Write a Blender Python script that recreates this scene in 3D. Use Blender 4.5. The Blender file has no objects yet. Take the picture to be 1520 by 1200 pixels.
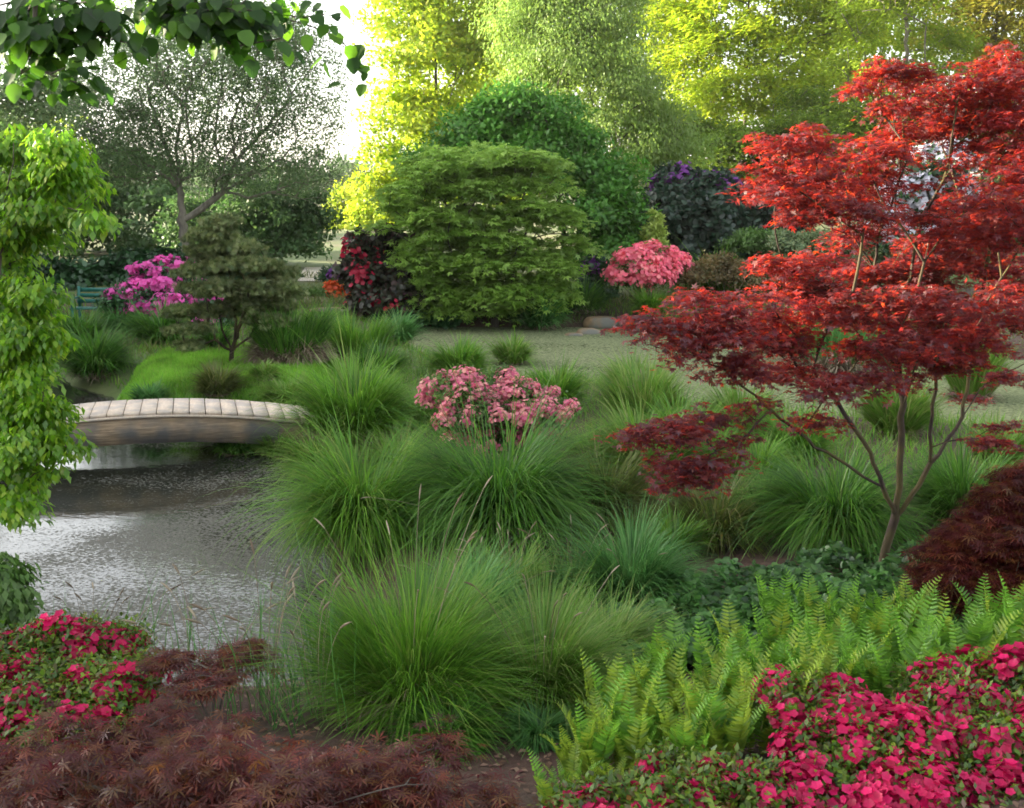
import bpy, math, random
import numpy as np
from mathutils import Vector, Matrix, Euler
R = math.radians
# ------------------------------------------------------------------ camera
CH = 3.0; PITCH = 10.94; F = 1630.0
scene = bpy.context.scene
col = scene.collection
cam = bpy.data.cameras.new('camera'); camo = bpy.data.objects.new('camera', cam); col.objects.link(camo)
cam.sensor_width = 36; cam.lens = 36*F/1520; cam.clip_start = .05; cam.clip_end = 3000
camo.location = (0, 0, CH); camo.rotation_euler = (R(90-PITCH), 0, 0)
cam.dof.use_dof = True; cam.dof.focus_distance = 9.0; cam.dof.aperture_fstop = 9.0
scene.camera = camo
# ------------------------------------------------------------------ sky and sun
SUN_EL = 13.0
sd = Vector((-1.0, .24, 0)).normalized()*math.cos(R(SUN_EL)); sd.z = math.sin(R(SUN_EL))
world = bpy.data.worlds.new('World'); scene.world = world; world.use_nodes = True
wn = world.node_tree.nodes; wl = world.node_tree.links
sky = wn.new('ShaderNodeTexSky'); sky.sky_type = 'NISHITA'; sky.sun_disc = False
sky.sun_elevation = R(SUN_EL); sky.sun_rotation = math.atan2(sd.x, sd.y)
sky.air_density = 1.0; sky.dust_density = 3.0; sky.ozone_density = 1.0
bg = wn['Background']; hs = wn.new('ShaderNodeHueSaturation'); hs.inputs['Saturation'].default_value = .28; wl.new(sky.outputs[0], hs.inputs['Color']); wl.new(hs.outputs[0], bg.inputs[0]); bg.inputs[1].default_value = .15
sl = bpy.data.lights.new('sun', 'SUN'); so = bpy.data.objects.new('sun', sl); col.objects.link(so)
sl.energy = 5.0; sl.angle = R(.5); sl.color = (1.0, .84, .60)
so.rotation_euler = (-sd).to_track_quat('-Z', 'Y').to_euler(); so.location = (-20, 10, 30)
scene.view_settings.view_transform = 'Standard'; scene.view_settings.look = 'None'
scene.view_settings.exposure = 2.55; scene.view_settings.gamma = 1
scene.cycles.max_bounces = 7; scene.cycles.diffuse_bounces = 3; scene.cycles.glossy_bounces = 3
scene.cycles.transmission_bounces = 4; scene.cycles.transparent_max_bounces = 4
scene.cycles.filter_width = 1.7
scene.cycles.caustics_reflective = False; scene.cycles.caustics_refractive = False
scene.cycles.use_denoising = True
# ------------------------------------------------------------------ pixel helpers (photo pixels, 1520 x 1200)
sp, cp = math.sin(R(PITCH)), math.cos(R(PITCH))
def ray(px, py):
    u = (px-760)/F; v = (600-py)/F
    return np.array([u, cp+v*sp, -sp+v*cp])
def P(px, py, Y):
    d = ray(px, py); return np.array([0, 0, CH]) + d*(Y/d[1])
def W(px, py, z=0.0):
    d = ray(px, py); return (np.array([0, 0, CH]) + d*((z-CH)/d[2]))
def S(px, Y): return px*Y/F
# ------------------------------------------------------------------ terrain
def poly(pts, z=0): return np.array([W(a, b, z)[:2] for a, b in pts])
POND1 = poly([(-500,575),(-300,548),(40,538),(75,548),(110,575),(170,592),(200,632),(290,630),(400,626),(470,645),(462,700),(455,770),(500,848),(515,920),(490,1010),(450,1100),(300,1110),(180,1085),(0,1065),(-300,1030),(-900,960)])
POND2 = poly([(560,486),(900,487),(930,492),(1000,500),(1120,512),(1300,530),(1700,540),(1900,600),(1700,640),(1300,645),(1080,628),(900,585),(790,575),(690,560),(600,520)])
LAWN = poly([(140,578),(220,530),(330,508),(420,520),(505,512),(520,560),(430,600),(260,604)], .4)
def sdist(pl, x, y):
    x = np.asarray(x, float); y = np.asarray(y, float)
    d = np.full(x.shape, 1e9); ins = np.zeros(x.shape, bool)
    n = len(pl)
    for i in range(n):
        ax, ay = pl[i]; bx, by = pl[(i+1) % n]
        ex, ey = bx-ax, by-ay
        t = np.clip(((x-ax)*ex+(y-ay)*ey)/(ex*ex+ey*ey+1e-12), 0, 1)
        d = np.minimum(d, np.hypot(x-ax-t*ex, y-ay-t*ey))
        c = ((ay > y) != (by > y)) & (x < (bx-ax)*(y-ay)/((by-ay) if by != ay else 1e-9)+ax)
        ins ^= c
    return np.where(ins, -d, d)
def cl(a, lo=0, hi=1): return np.clip(a, lo, hi)
def hgt(x, y):
    x = np.asarray(x, float); y = np.asarray(y, float)
    s = np.minimum(sdist(POND1, x, y), sdist(POND2, x, y))
    land = .26 + .05*np.sin(x*1.3+y*.7)*np.cos(y*1.1-x*.4)
    land = land + cl((7.2-y)/4.2)**1.3*.75 + cl((x-.5)/3.5)*.25*cl((12-y)/4)
    land = land + cl((y-24.5)/8)*(.2+.9*cl((x-1)/9)) + cl((y-40)/60)*.6
    sl_ = sdist(LAWN, x, y)
    land = land + .26*cl(-sl_/.45)**.7
    k = cl(s/.55)
    k = k*k*(3-2*k)
    wet = -.5*cl(-s/.8)
    return np.where(s > 0, .02 + (land-.02)*(.25+.75*k)*cl(s/.06), wet)
def G(px, py):
    """point of the terrain under a photo pixel"""
    d = ray(px, py); d = d/d[1]; lo = 2.0
    Y = np.linspace(2, 120, 2400); X = d[0]*Y; Z = CH+d[2]*Y
    h = np.maximum(hgt(X, Y), 0); i = np.argmax(Z <= h)
    return np.array([X[i], Y[i], h[i]])
def onland(x, y): return np.array([x, y, float(hgt(x, y))])
# ------------------------------------------------------------------ mesh helpers
def mk(name, V, Fc, mat, parent=None, smooth=False, mi=None, mats=None):
    """V (n,3); Fc list of int arrays (m,k)"""
    me = bpy.data.meshes.new(name); V = np.asarray(V, np.float32)
    if isinstance(Fc, np.ndarray): Fc = [Fc]
    me.vertices.add(len(V)); me.vertices.foreach_set('co', V.ravel())
    tot = np.concatenate([np.full(len(f), f.shape[1], np.int32) for f in Fc])
    idx = np.concatenate([f.ravel() for f in Fc]).astype(np.int32)
    me.loops.add(len(idx)); me.loops.foreach_set('vertex_index', idx)
    me.polygons.add(len(tot)); me.polygons.foreach_set('loop_start', np.concatenate([[0], np.cumsum(tot)[:-1]]).astype(np.int32))
    me.polygons.foreach_set('loop_total', tot)
    if smooth: me.polygons.foreach_set('use_smooth', np.ones(len(tot), bool))
    for m in (mats or [mat]): me.materials.append(m)
    if mi is not None: me.polygons.foreach_set('material_index', mi.astype(np.int32))
    me.update(calc_edges=True)
    o = bpy.data.objects.new(name, me); col.objects.link(o)
    if parent is not None: o.parent = parent
    return o
def tag(o, label=None, cat=None, group=None, kind=None):
    if label: o['label'] = label
    if cat: o['category'] = cat
    if group: o['group'] = group
    if kind: o['kind'] = kind
    return o
def empty(name, loc, label, cat, group=None):
    o = bpy.data.objects.new(name, None); col.objects.link(o); o.location = Vector(loc); o.empty_display_size = .2
    return tag(o, label, cat, group)
def norm(a): return a/np.maximum(np.linalg.norm(a, axis=-1, keepdims=True), 1e-9)
def inst(tmpl, pos, d, n, s):
    """place a template (V,F) at pos with +Y along d and +Z near n"""
    tv, tf = tmpl; tv = np.asarray(tv, float); tf = np.asarray(tf)
    y = norm(d); z = norm(n - y*(n*y).sum(1, keepdims=True)); x = np.cross(y, z)
    s = np.asarray(s).reshape(-1, 1, 1)
    M = np.stack([x, y, z], 1)
    V = (tv[None] @ M)*s + pos[:, None, :]
    k = len(tv)
    Fc = tf[None] + (np.arange(len(pos))*k)[:, None, None]
    return V.reshape(-1, 3), Fc.reshape(-1, tf.shape[1])
def join(parts):
    Vs, Fs, o = [], {}, 0
    for V, Fc in parts:
        for f in (Fc if isinstance(Fc, list) else [Fc]):
            if len(f): Fs.setdefault(f.shape[1], []).append(f+o)
        Vs.append(V); o += len(V)
    return np.concatenate(Vs), [np.concatenate(f) for f in Fs.values()]
# templates: length about 1 along +Y
T_LEAF = ([(0,0,0),(-.27,.45,.07),(0,1,-.06),(.27,.45,.07)], [(0,1,2,3)])
T_LANCE = ([(0,0,0),(-.13,.3,.03),(-.1,.7,-.02),(0,1,-.12),(.1,.7,-.02),(.13,.3,.03)], [(0,1,2,3),(0,3,4,5)])
T_ROUND = ([(0,0,0),(-.36,.12,.05),(-.42,.5,.06),(-.2,.85,0),(0,1,-.08),(.2,.85,0),(.42,.5,.06),(.36,.12,.05),(0,.5,-.03)],
           [(0,1,2,8),(8,2,3,4),(8,4,5,6),(0,8,6,7)])
def palm(angs, lens, w):
    V = [(0,0,0)]; Fq = []
    for a, l in zip(angs, lens):
        a = R(a); dx, dy = math.sin(a), math.cos(a); i = len(V)
        V += [(dx*l*.45-dy*w*l, dy*l*.45+dx*w*l, .02), (dx*l, dy*l, -.12*l), (dx*l*.45+dy*w*l, dy*l*.45-dx*w*l, .02)]
        Fq.append((0, i, i+1, i+2))
    return V, Fq
T_PALM = palm([-100,-50,0,50,100], [.55,.85,1,.85,.55], .17)
T_LACE = palm([-120,-75,-38,0,38,75,120], [.5,.8,.95,1,.95,.8,.5], .07)
def flower(n=5, w=.42, cup=.45):
    V = [(0,0,0)]; Fq = []
    for k in range(n):
        a = 2*math.pi*k/n; c, s = math.cos(a), math.sin(a); i = len(V)
        for (r, t, h) in ((.6, -w, cup*.8), (1.0, 0, cup), (.6, w, cup*.8)):
            V.append((c*r-s*t, s*r+c*t, h))
        Fq.append((0, i, i+1, i+2))
    V = [(x*.5, z_*.5, y*.5) for x, y, z_ in V]       # +Y is the flower axis
    return V, Fq
T_FLOWER = flower(5, .46, .38)
T_NEED = palm([-60,-30,-10,12,33,62], [.8,.95,1,1,.9,.8], .075)
def pads_px(L):
    """[(px,py,rx,ry,Y[,ryDepthFactor])] photo pixels -> world ellipsoids"""
    out = []
    for a in L:
        px, py, rx, ry, Y = a[:5]; c = P(px, py, Y); k = a[5] if len(a) > 5 else .85
        out.append([*c, S(rx, Y), S(rx, Y)*k, S(ry, Y)])
    return np.array(out)
def rdir(rng, n): return norm(rng.normal(size=(n, 3)))
def cloud(pads, ncl, nleaf, rng, cr=.2, flat=.5, shell=.35, low=-.6):
    """clumps in ellipsoids, leaves round clumps -> pos, out direction, clump centres"""
    w = pads[:, 3]*pads[:, 5]+pads[:, 3]*pads[:, 4]; w = w/w.sum()
    pi = rng.choice(len(pads), ncl, p=w); d = rdir(rng, ncl)
    d[:, 2] = np.where(d[:, 2] < low, -d[:, 2], d[:, 2])
    r = rng.random(ncl)**shell
    C = pads[pi, :3] + d*pads[pi, 3:6]*r[:, None]
    O = norm(d/np.maximum(pads[pi, 3:6], .02)*pads[pi, 3:6].min(1, keepdims=True)+d*.4)
    sz = rng.uniform(.6, 1.35, ncl)
    ci = rng.choice(ncl, nleaf, p=sz**2/np.sum(sz**2))
    o = rng.normal(size=(nleaf, 3)); o = norm(o)*(rng.random((nleaf, 1))**.5)
    off = o*cr*sz[ci, None]; off[:, 2] *= flat
    pos = C[ci]+off
    # flattened clumps droop at their edges
    pos[:, 2] -= (np.hypot(off[:, 0], off[:, 1])**2)/cr*(.35 if flat < .45 else .1)
    return pos, norm(O[ci]*.7+o*.6), C
def orient(mode, out, rng):
    n = len(out); r = rng.normal(size=(n, 3)); up = np.array([0, 0, 1.0]); ho = out*np.array([1, 1, 0])
    if mode == 'up':
        return ho*.8+r*.6*np.array([1, 1, .35])+up*-.25, up+r*.42+out*.15
    if mode == 'out':
        return r*.8+up*.1+ho*.5, out*.9+up*.5+r*.45
    if mode == 'hang':
        return -up*1.0+ho*.6+r*.45, ho+up*.6+r*.5
    return r, rdir(rng, n)
def leaves(name, mat, T, pads, ncl, n, size, rng, cr=.2, flat=.5, shell=.35, mode='out', parent=None, low=-.6, lift=0, cut=None):
    pos, out, C = cloud(pads, ncl, n, rng, cr, flat, shell, low)
    if cut is not None:
        k = cut(pos); pos, out = pos[k], out[k]
    d, nn = orient(mode, out, rng)
    pos = pos+out*lift
    V, Fc = inst(T, pos, d, nn, size*rng.uniform(.65, 1.3, len(pos)))
    if parent is not None: V = V-np.array(parent.location)
    return mk(name, V, Fc, mat, parent), C
# ------------------------------------------------------------------ branches
def tube(pts, rad, sides=7):
    pts = np.asarray(pts, float); rad = np.asarray(rad, float); n = len(pts)
    t = np.gradient(pts, axis=0); t = norm(t)
    a = np.array([.3, .9, .2]); u = norm(np.cross(t, a)+1e-6); v = np.cross(t, u)
    an = np.arange(sides)*2*math.pi/sides
    V = pts[:, None]+(u[:, None]*np.cos(an)[None, :, None]+v[:, None]*np.sin(an)[None, :, None])*rad[:, None, None]
    i = np.arange(n-1)[:, None]*sides; j = np.arange(sides)[None]; j2 = (j+1) % sides
    Fc = np.stack([i+j, i+j2, i+sides+j2, i+sides+j], -1).reshape(-1, 4)
    return V.reshape(-1, 3), Fc
def grow(stems, targets, rng, tip=.004, p=2.2, step=.12, wig=.12, sides=6, pathw=.35, arch=.12, rmax=None):
    """stems: list of polylines; each target is reached by a branch that leaves the nearest node"""
    N, par, dep = [], [], []
    for st in stems:
        prev = -1
        st = np.asarray(st, float)
        for a, b in zip(st[:-1], st[1:]):
            m = max(1, int(np.linalg.norm(b-a)/step))
            for q in range(m+(0)):
                t = q/m; pnt = a+(b-a)*t
                if prev < 0 and N and q == 0:
                    dd = np.linalg.norm(np.array(N)-a, axis=1); k = int(np.argmin(dd))
                    if dd[k] < step*2: prev = k; continue
                if prev >= 0: pnt = pnt+rng.normal(size=3)*step*wig*.6
                N.append(pnt); par.append(prev); dep.append(0 if prev < 0 else dep[prev]+np.linalg.norm(pnt-N[prev])); prev = len(N)-1
        N.append(st[-1]); par.append(prev); dep.append(dep[prev]+step)
    root = N[0]; T = sorted(list(targets), key=lambda q: np.linalg.norm(q-root))
    A = np.zeros((len(N)+len(T)*60, 3)); D = np.zeros(len(A)); A[:len(N)] = N; D[:len(N)] = dep; n = len(N); par = list(par)
    for tg in T:
        v = tg-A[:n]; L = np.linalg.norm(v, axis=1)
        cost = L*(1+.8*(v[:, 2] < -.3*L))+pathw*D[:n]
        k = int(np.argmin(cost)); a = A[k].copy(); L = L[k]; m = min(50, max(1, int(L/step)))
        g = par[k]; d0 = norm(A[k]-A[g]) if g >= 0 else np.array([0, 0, 1.0])
        prev = k; side = rng.normal(size=3)*L*wig
        for q in range(1, m+1):
            t = q/m; pnt = a+(tg-a)*t+(d0*L*.25+side+np.array([0, 0, L*arch]))*(t*(1-t))
            A[n] = pnt; D[n] = D[prev]+L/m; par.append(prev); prev = n; n += 1
            if n >= len(A)-60: break
        if n >= len(A)-60: break
    A = A[:n]; ch = [[] for _ in range(n)]
    for i, q in enumerate(par[:n]):
        if q >= 0: ch[q].append(i)
    rp = np.zeros(n)
    for i in range(n-1, -1, -1):
        rp[i] = max(rp[i], tip**p)
        if par[i] >= 0: rp[par[i]] += rp[i]+tip**p*.02
    # parents may have larger index only inside stems joined to earlier ones; fine
    r = rp**(1/p)
    if rmax: r = np.minimum(r, rmax)
    parts = []; started = set()
    for i in range(n):
        if par[i] < 0 or (len(ch[par[i]]) > 0 and i != max(ch[par[i]], key=lambda c: rp[c])):
            chain = ([par[i]] if par[i] >= 0 else [])+[i]; k = i
            while ch[k]:
                k = max(ch[k], key=lambda c: rp[c]); chain.append(k)
            if len(chain) < 2: continue
            rr = r[chain].copy()
            if par[i] >= 0: rr[0] = rr[1]
            parts.append(tube(A[chain], rr, sides if rr[0] > .02 else 4))
    return join(parts)
def trunkmesh(name, stems, targets, mat, rng, parent, **k):
    V, Fc = grow(stems, targets, rng, **k)
    return mk(name, V-np.array(parent.location), Fc, mat, parent, smooth=True)
# ------------------------------------------------------------------ boxes / hard things
def box(c, s, rot=0.0, bev=0):
    x, y, z = np.array(s)/2.0
    V = np.array([(-x,-y,-z),(x,-y,-z),(x,y,-z),(-x,y,-z),(-x,-y,z),(x,-y,z),(x,y,z),(-x,y,z)])
    c_, s_ = math.cos(rot), math.sin(rot)
    V = V @ np.array([[c_, s_, 0], [-s_, c_, 0], [0, 0, 1]])
    return V+np.array(c), np.array([(0,3,2,1),(4,5,6,7),(0,1,5,4),(1,2,6,5),(2,3,7,6),(3,0,4,7)])
# ------------------------------------------------------------------ materials
def newmat(name):
    m = bpy.data.materials.new(name); m.use_nodes = True; m.node_tree.nodes.clear()
    return m, m.node_tree.nodes, m.node_tree.links
def ramp(nodes, stops, interp='LINEAR'):
    r = nodes.new('ShaderNodeValToRGB'); r.color_ramp.interpolation = interp; e = r.color_ramp.elements
    while len(e) < len(stops): e.new(.5)
    for q, (p_, c) in zip(e, stops): q.position = p_; q.color = (*c, 1)
    return r
def leafmat(name, cols, trans=.4, tcol=1.6, gloss=.05, rough=.45, nscale=1.5, namp=.35, warm=(1, 1, 1), island=True):
    """cols: list of colours picked per leaf; translucent share tcol brighter"""
    m, n, l = newmat(name)
    g = n.new('ShaderNodeNewGeometry'); k = len(cols)
    r = ramp(n, [(i/max(1, k-1), c) for i, c in enumerate(cols)])
    if island: l.new(g.outputs['Random Per Island'], r.inputs[0])
    else:
        oi = n.new('ShaderNodeObjectInfo'); l.new(oi.outputs['Random'], r.inputs[0])
    tc = n.new('ShaderNodeTexCoord'); no = n.new('ShaderNodeTexNoise'); no.inputs['Scale'].default_value = nscale; no.inputs['Detail'].default_value = 2
    l.new(tc.outputs['Object'], no.inputs['Vector'])
    mr = n.new('ShaderNodeMapRange'); mr.inputs[1].default_value = .3; mr.inputs[2].default_value = .7
    mr.inputs[3].default_value = 1-namp; mr.inputs[4].default_value = 1+namp; l.new(no.outputs[0], mr.inputs[0])
    vm = n.new('ShaderNodeVectorMath'); vm.operation = 'SCALE'; l.new(r.outputs[0], vm.inputs[0]); l.new(mr.outputs[0], vm.inputs['Scale'])
    vt = n.new('ShaderNodeVectorMath'); vt.operation = 'MULTIPLY'; l.new(vm.outputs[0], vt.inputs[0]); vt.inputs[1].default_value = tuple(tcol*w for w in warm)
    df = n.new('ShaderNodeBsdfDiffuse'); tr = n.new('ShaderNodeBsdfTranslucent'); l.new(vm.outputs[0], df.inputs[0]); l.new(vt.outputs[0], tr.inputs[0])
    mx = n.new('ShaderNodeMixShader'); mx.inputs[0].default_value = trans; l.new(df.outputs[0], mx.inputs[1]); l.new(tr.outputs[0], mx.inputs[2])
    gl = n.new('ShaderNodeBsdfGlossy'); gl.inputs['Roughness'].default_value = rough; gl.inputs[0].default_value = (1, 1, 1, 1)
    m2 = n.new('ShaderNodeMixShader'); m2.inputs[0].default_value = gloss*.5; l.new(mx.outputs[0], m2.inputs[1]); l.new(gl.outputs[0], m2.inputs[2])
    o = n.new('ShaderNodeOutputMaterial'); l.new(m2.outputs[0], o.inputs[0])
    return m
def surf(name, c1, c2, scale=8, rough=.85, bump=.3, detail=6, stretch=(1, 1, 1), c3=None, scale2=None):
    m, n, l = newmat(name); tc = n.new('ShaderNodeTexCoord'); mp = n.new('ShaderNodeMapping'); mp.inputs['Scale'].default_value = stretch
    l.new(tc.outputs['Object'], mp.inputs[0]); no = n.new('ShaderNodeTexNoise'); no.inputs['Scale'].default_value = scale; no.inputs['Detail'].default_value = detail
    no.inputs['Roughness'].default_value = .65
    l.new(mp.outputs[0], no.inputs['Vector']); r = ramp(n, [(.3, c1), (.7, c2)]); l.new(no.outputs[0], r.inputs[0])
    b = n.new('ShaderNodeBsdfPrincipled'); b.inputs['Roughness'].default_value = rough; out = r.outputs[0]
    if c3:
        n2 = n.new('ShaderNodeTexNoise'); n2.inputs['Scale'].default_value = scale2 or scale*.2; n2.inputs['Detail'].default_value = 3; l.new(tc.outputs['Object'], n2.inputs['Vector'])
        r2 = ramp(n, [(.42, (0, 0, 0)), (.6, (1, 1, 1))]); l.new(n2.outputs[0], r2.inputs[0])
        mx = n.new('ShaderNodeMixRGB'); l.new(r2.outputs[0], mx.inputs[0]); l.new(out, mx.inputs[1]); mx.inputs[2].default_value = (*c3, 1); out = mx.outputs[0]
    l.new(out, b.inputs['Base Color'])
    bp = n.new('ShaderNodeBump'); bp.inputs['Strength'].default_value = bump; bp.inputs['Distance'].default_value = .02; l.new(no.outputs[0], bp.inputs['Height']); l.new(bp.outputs[0], b.inputs['Normal'])
    o = n.new('ShaderNodeOutputMaterial'); l.new(b.outputs[0], o.inputs[0])
    return m
M = {}
M['bark'] = surf('bark', (.035, .026, .02), (.11, .09, .07), 14, .9, .6, stretch=(1, 1, .25))
M['bark_mossy'] = surf('bark_mossy', (.014, .009, .008), (.055, .036, .026), 22, .9, .7, stretch=(1, 1, .3), c3=(.075, .06, .018), scale2=4)
M['bark_pale'] = surf('bark_pale', (.10, .09, .07), (.26, .23, .18), 10, .9, .4, stretch=(1, 1, .3))
M['soil'] = surf('soil', (.025, .016, .011), (.10, .062, .042), 22, .95, .8, c3=(.07, .035, .025), scale2=1.2)
M['meadow'] = surf('meadow', (.05, .085, .02), (.10, .14, .035), 6, .95, .3, c3=(.12, .12, .05), scale2=.3)
M['lawn'] = surf('lawn', (.07, .18, .015), (.12, .27, .025), 5, .95, .3)
M['wood'] = surf('wood', (.48, .38, .29), (.68, .57, .46), 30, .85, .25, stretch=(3, .4, 1), c3=(.44, .38, .33), scale2=5)
M['beam'] = surf('beam', (.15, .105, .065), (.42, .31, .205), 26, .95, .5, stretch=(.18, .18, 2.2), c3=(.12, .115, .11), scale2=2.2)
M['stone'] = surf('stone', (.16, .10, .05), (.33, .22, .12), 6, .9, .6, c3=(.13, .13, .11), scale2=2)
M['stone_pale'] = surf('stone_pale', (.35, .34, .32), (.55, .54, .5), 8, .9, .4)
M['path'] = surf('path', (.42, .36, .30), (.6, .54, .46), 12, .95, .2)
M['green_paint'] = surf('green_paint', (.01, .10, .075), (.02, .15, .11), 12, .5, .1)
# ------------------------------------------------------------------ ground
def build_ground():
    def axis(lo, hi, n, c, w):
        t = np.linspace(np.arcsinh((lo-c)/w), np.arcsinh((hi-c)/w), n); return c+w*np.sinh(t)
    xs = axis(-700, 700, 420, -.5, 6); ys = axis(-30, 1400, 430, 11, 7)
    X, Y = np.meshgrid(xs, ys); Z = hgt(X, Y)
    rng = np.random.default_rng(3); Z = Z+np.where(Z > .08, rng.normal(size=Z.shape)*.008, 0)
    far = cl((Y-130)/500); Z = Z+far*far*(3-2*far)*14*(.7+.3*np.sin(X*.012+1.2))
    V = np.stack([X, Y, Z], -1).reshape(-1, 3); nx, ny = len(xs), len(ys)
    i, j = np.meshgrid(np.arange(ny-1), np.arange(nx-1), indexing='ij'); a = i*nx+j
    Fc = np.stack([a, a+1, a+nx+1, a+nx], -1).reshape(-1, 4)
    cx = V[Fc].mean(1); s = sdist(LAWN, cx[:, 0], cx[:, 1])
    mi = np.zeros(len(Fc), int); mi[(cx[:, 1] > 27)] = 1; mi[(cx[:, 1] > 13) & (cx[:, 1] < 20) & (cx[:, 0] < -1)] = 1; mi[s < 0] = 2
    o = mk('ground', V, Fc, None, smooth=True, mi=mi, mats=[M['soil'], M['meadow'], M['lawn']]); tag(o, kind='structure')
build_ground()
def water_mat(name, deep, scum, cover, rough, wave, gscale, film=None):
    m, n, l = newmat(name); tc = n.new('ShaderNodeTexCoord')
    def noise(sc, det=2, ro=.5, st=None):
        q = n.new('ShaderNodeTexNoise'); q.inputs['Scale'].default_value = sc; q.inputs['Detail'].default_value = det; q.inputs['Roughness'].default_value = ro
        if st:
            mp = n.new('ShaderNodeMapping'); mp.inputs['Scale'].default_value = st; mp.inputs['Rotation'].default_value = (0, 0, .35); l.new(tc.outputs['Object'], mp.inputs[0]); l.new(mp.outputs[0], q.inputs[0])
        else: l.new(tc.outputs['Object'], q.inputs[0])
        return q
    wt = n.new('ShaderNodeBsdfPrincipled'); wt.inputs['Base Color'].default_value = (*deep, 1); wt.inputs['Roughness'].default_value = rough; wt.inputs['IOR'].default_value = 1.45
    wv = noise(wave, 3, .6, (1, 2.2, 1)); bp = n.new('ShaderNodeBump'); bp.inputs['Strength'].default_value = .07; bp.inputs['Distance'].default_value = .02; l.new(wv.outputs[0], bp.inputs['Height']); l.new(bp.outputs[0], wt.inputs['Normal'])
    df = n.new('ShaderNodeBsdfDiffuse'); sc1 = noise(gscale*1.7, 1); rc = ramp(n, [(.35, tuple(c*.55 for c in scum)), (.65, scum)]); l.new(sc1.outputs[0], rc.inputs[0]); l.new(rc.outputs[0], df.inputs[0])
    gr = noise(gscale, 2, .6, (1, 1.6, 1)); big = noise(.45, 4, .55, (1, 1.8, 1))
    ad = n.new('ShaderNodeMath'); ad.operation = 'MULTIPLY_ADD'; l.new(big.outputs[0], ad.inputs[0]); ad.inputs[1].default_value = .55; l.new(gr.outputs[0], ad.inputs[2])
    if film:
        pa, pb = film; dx, dy = pb[0]-pa[0], pb[1]-pa[1]; L_ = math.hypot(dx, dy); nx, ny = dy/L_, -dx/L_
        dt = n.new('ShaderNodeVectorMath'); dt.operation = 'DOT_PRODUCT'; dt.inputs[1].default_value = (nx, ny, 0); l.new(tc.outputs['Object'], dt.inputs[0])
        wb = noise(1.1, 4, .6); w2 = n.new('ShaderNodeMath'); w2.operation = 'MULTIPLY_ADD'; l.new(wb.outputs[0], w2.inputs[0]); w2.inputs[1].default_value = .9; l.new(dt.outputs['Value'], w2.inputs[2])
        o0 = nx*pa[0]+ny*pa[1]+.45; fr = n.new('ShaderNodeMapRange'); l.new(w2.outputs[0], fr.inputs[0]); fr.inputs[1].default_value = o0-.15; fr.inputs[2].default_value = o0+.25; fr.inputs[3].default_value = 0; fr.inputs[4].default_value = .17
        a2 = n.new('ShaderNodeMath'); a2.operation = 'ADD'; l.new(ad.outputs[0], a2.inputs[0]); l.new(fr.outputs[0], a2.inputs[1]); ad = a2
    mr = n.new('ShaderNodeMapRange'); th = .93-.34*cover; mr.inputs[1].default_value = th; mr.inputs[2].default_value = th+.10; mr.clamp = True; l.new(ad.outputs[0], mr.inputs[0])
    mx = n.new('ShaderNodeMixShader'); l.new(mr.outputs[0], mx.inputs[0]); l.new(wt.outputs[0], mx.inputs[1]); l.new(df.outputs[0], mx.inputs[2])
    o = n.new('ShaderNodeOutputMaterial'); l.new(mx.outputs[0], o.inputs[0]); return m
def build_water(pl, mat):
    c = pl.mean(0); q = []
    for i, p_ in enumerate(pl):
        a = pl[i-1]; b = pl[(i+1) % len(pl)]; t = b-a; nrm = np.array([t[1], -t[0]])/np.hypot(*t)
        s = sdist(pl, *(p_+nrm*.05)); nrm = nrm if s > 0 else -nrm
        q.append(p_+nrm*.12)
    q = np.array(q); V = np.c_[q, np.full(len(q), .012)]
    me = bpy.data.meshes.new('water'); me.from_pydata([tuple(v) for v in V], [], [list(range(len(V)))]); me.materials.append(mat); me.update()
    o = bpy.data.objects.new('water', me); col.objects.link(o); tag(o, kind='structure')
build_water(POND1, water_mat('pond_near', (.016, .018, .012), (.155, .15, .13), .24, .05, 5, 36, (W(0, 830)[:2], W(430, 715)[:2])))
build_water(POND2, water_mat('pond_far', (.03, .035, .02), (.20, .225, .12), 1.0, .25, 6, 14))
def ribbon(name, pts, w, mat, dz=.02):
    pts = np.array(pts); t = norm(np.gradient(pts, axis=0)); nn = np.stack([-t[:, 1], t[:, 0]], -1)*w/2
    A = pts-nn; B = pts+nn; V = np.concatenate([np.c_[A, hgt(A[:, 0], A[:, 1])+dz], np.c_[B, hgt(B[:, 0], B[:, 1])+dz]]); n = len(pts); i = np.arange(n-1)
    o = mk(name, V, np.stack([i, i+1, n+i+1, n+i], -1), mat); tag(o, kind='structure')
a0, a1 = G(462, 424)[:2], G(470, 398)[:2]
ribbon('path', [a0+(a1-a0)*t for t in np.linspace(.1, 1.0, 8)], .8, M['path'])
# ------------------------------------------------------------------ grasses
GM = {}
def gmat(key, cols, **k): GM[key] = leafmat('grass_'+key, cols, trans=k.pop('trans', .35), tcol=1.5, gloss=k.pop('gloss', .04), rough=.4, nscale=2.5, namp=.25, **k)
gmat('fresh', [(.055, .14, .012), (.10, .24, .018), (.16, .32, .03), (.05, .16, .02), (.20, .27, .05)])
gmat('dark', [(.025, .075, .012), (.06, .17, .018), (.11, .26, .025), (.04, .12, .025), (.13, .22, .04)])
gmat('blue', [(.04, .12, .03), (.075, .21, .05), (.12, .29, .08), (.06, .17, .035), (.14, .26, .07)])
gmat('pale', [(.08, .17, .02), (.13, .26, .03), (.10, .22, .025), (.24, .28, .08), (.06, .17, .02)])
gmat('olive', [(.07, .10, .02), (.12, .16, .03), (.16, .18, .04), (.06, .10, .03), (.22, .20, .08)])
gmat('straw', [(.12, .08, .05), (.24, .19, .13), (.34, .28, .2), (.16, .12, .09)], trans=.2)
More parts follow.
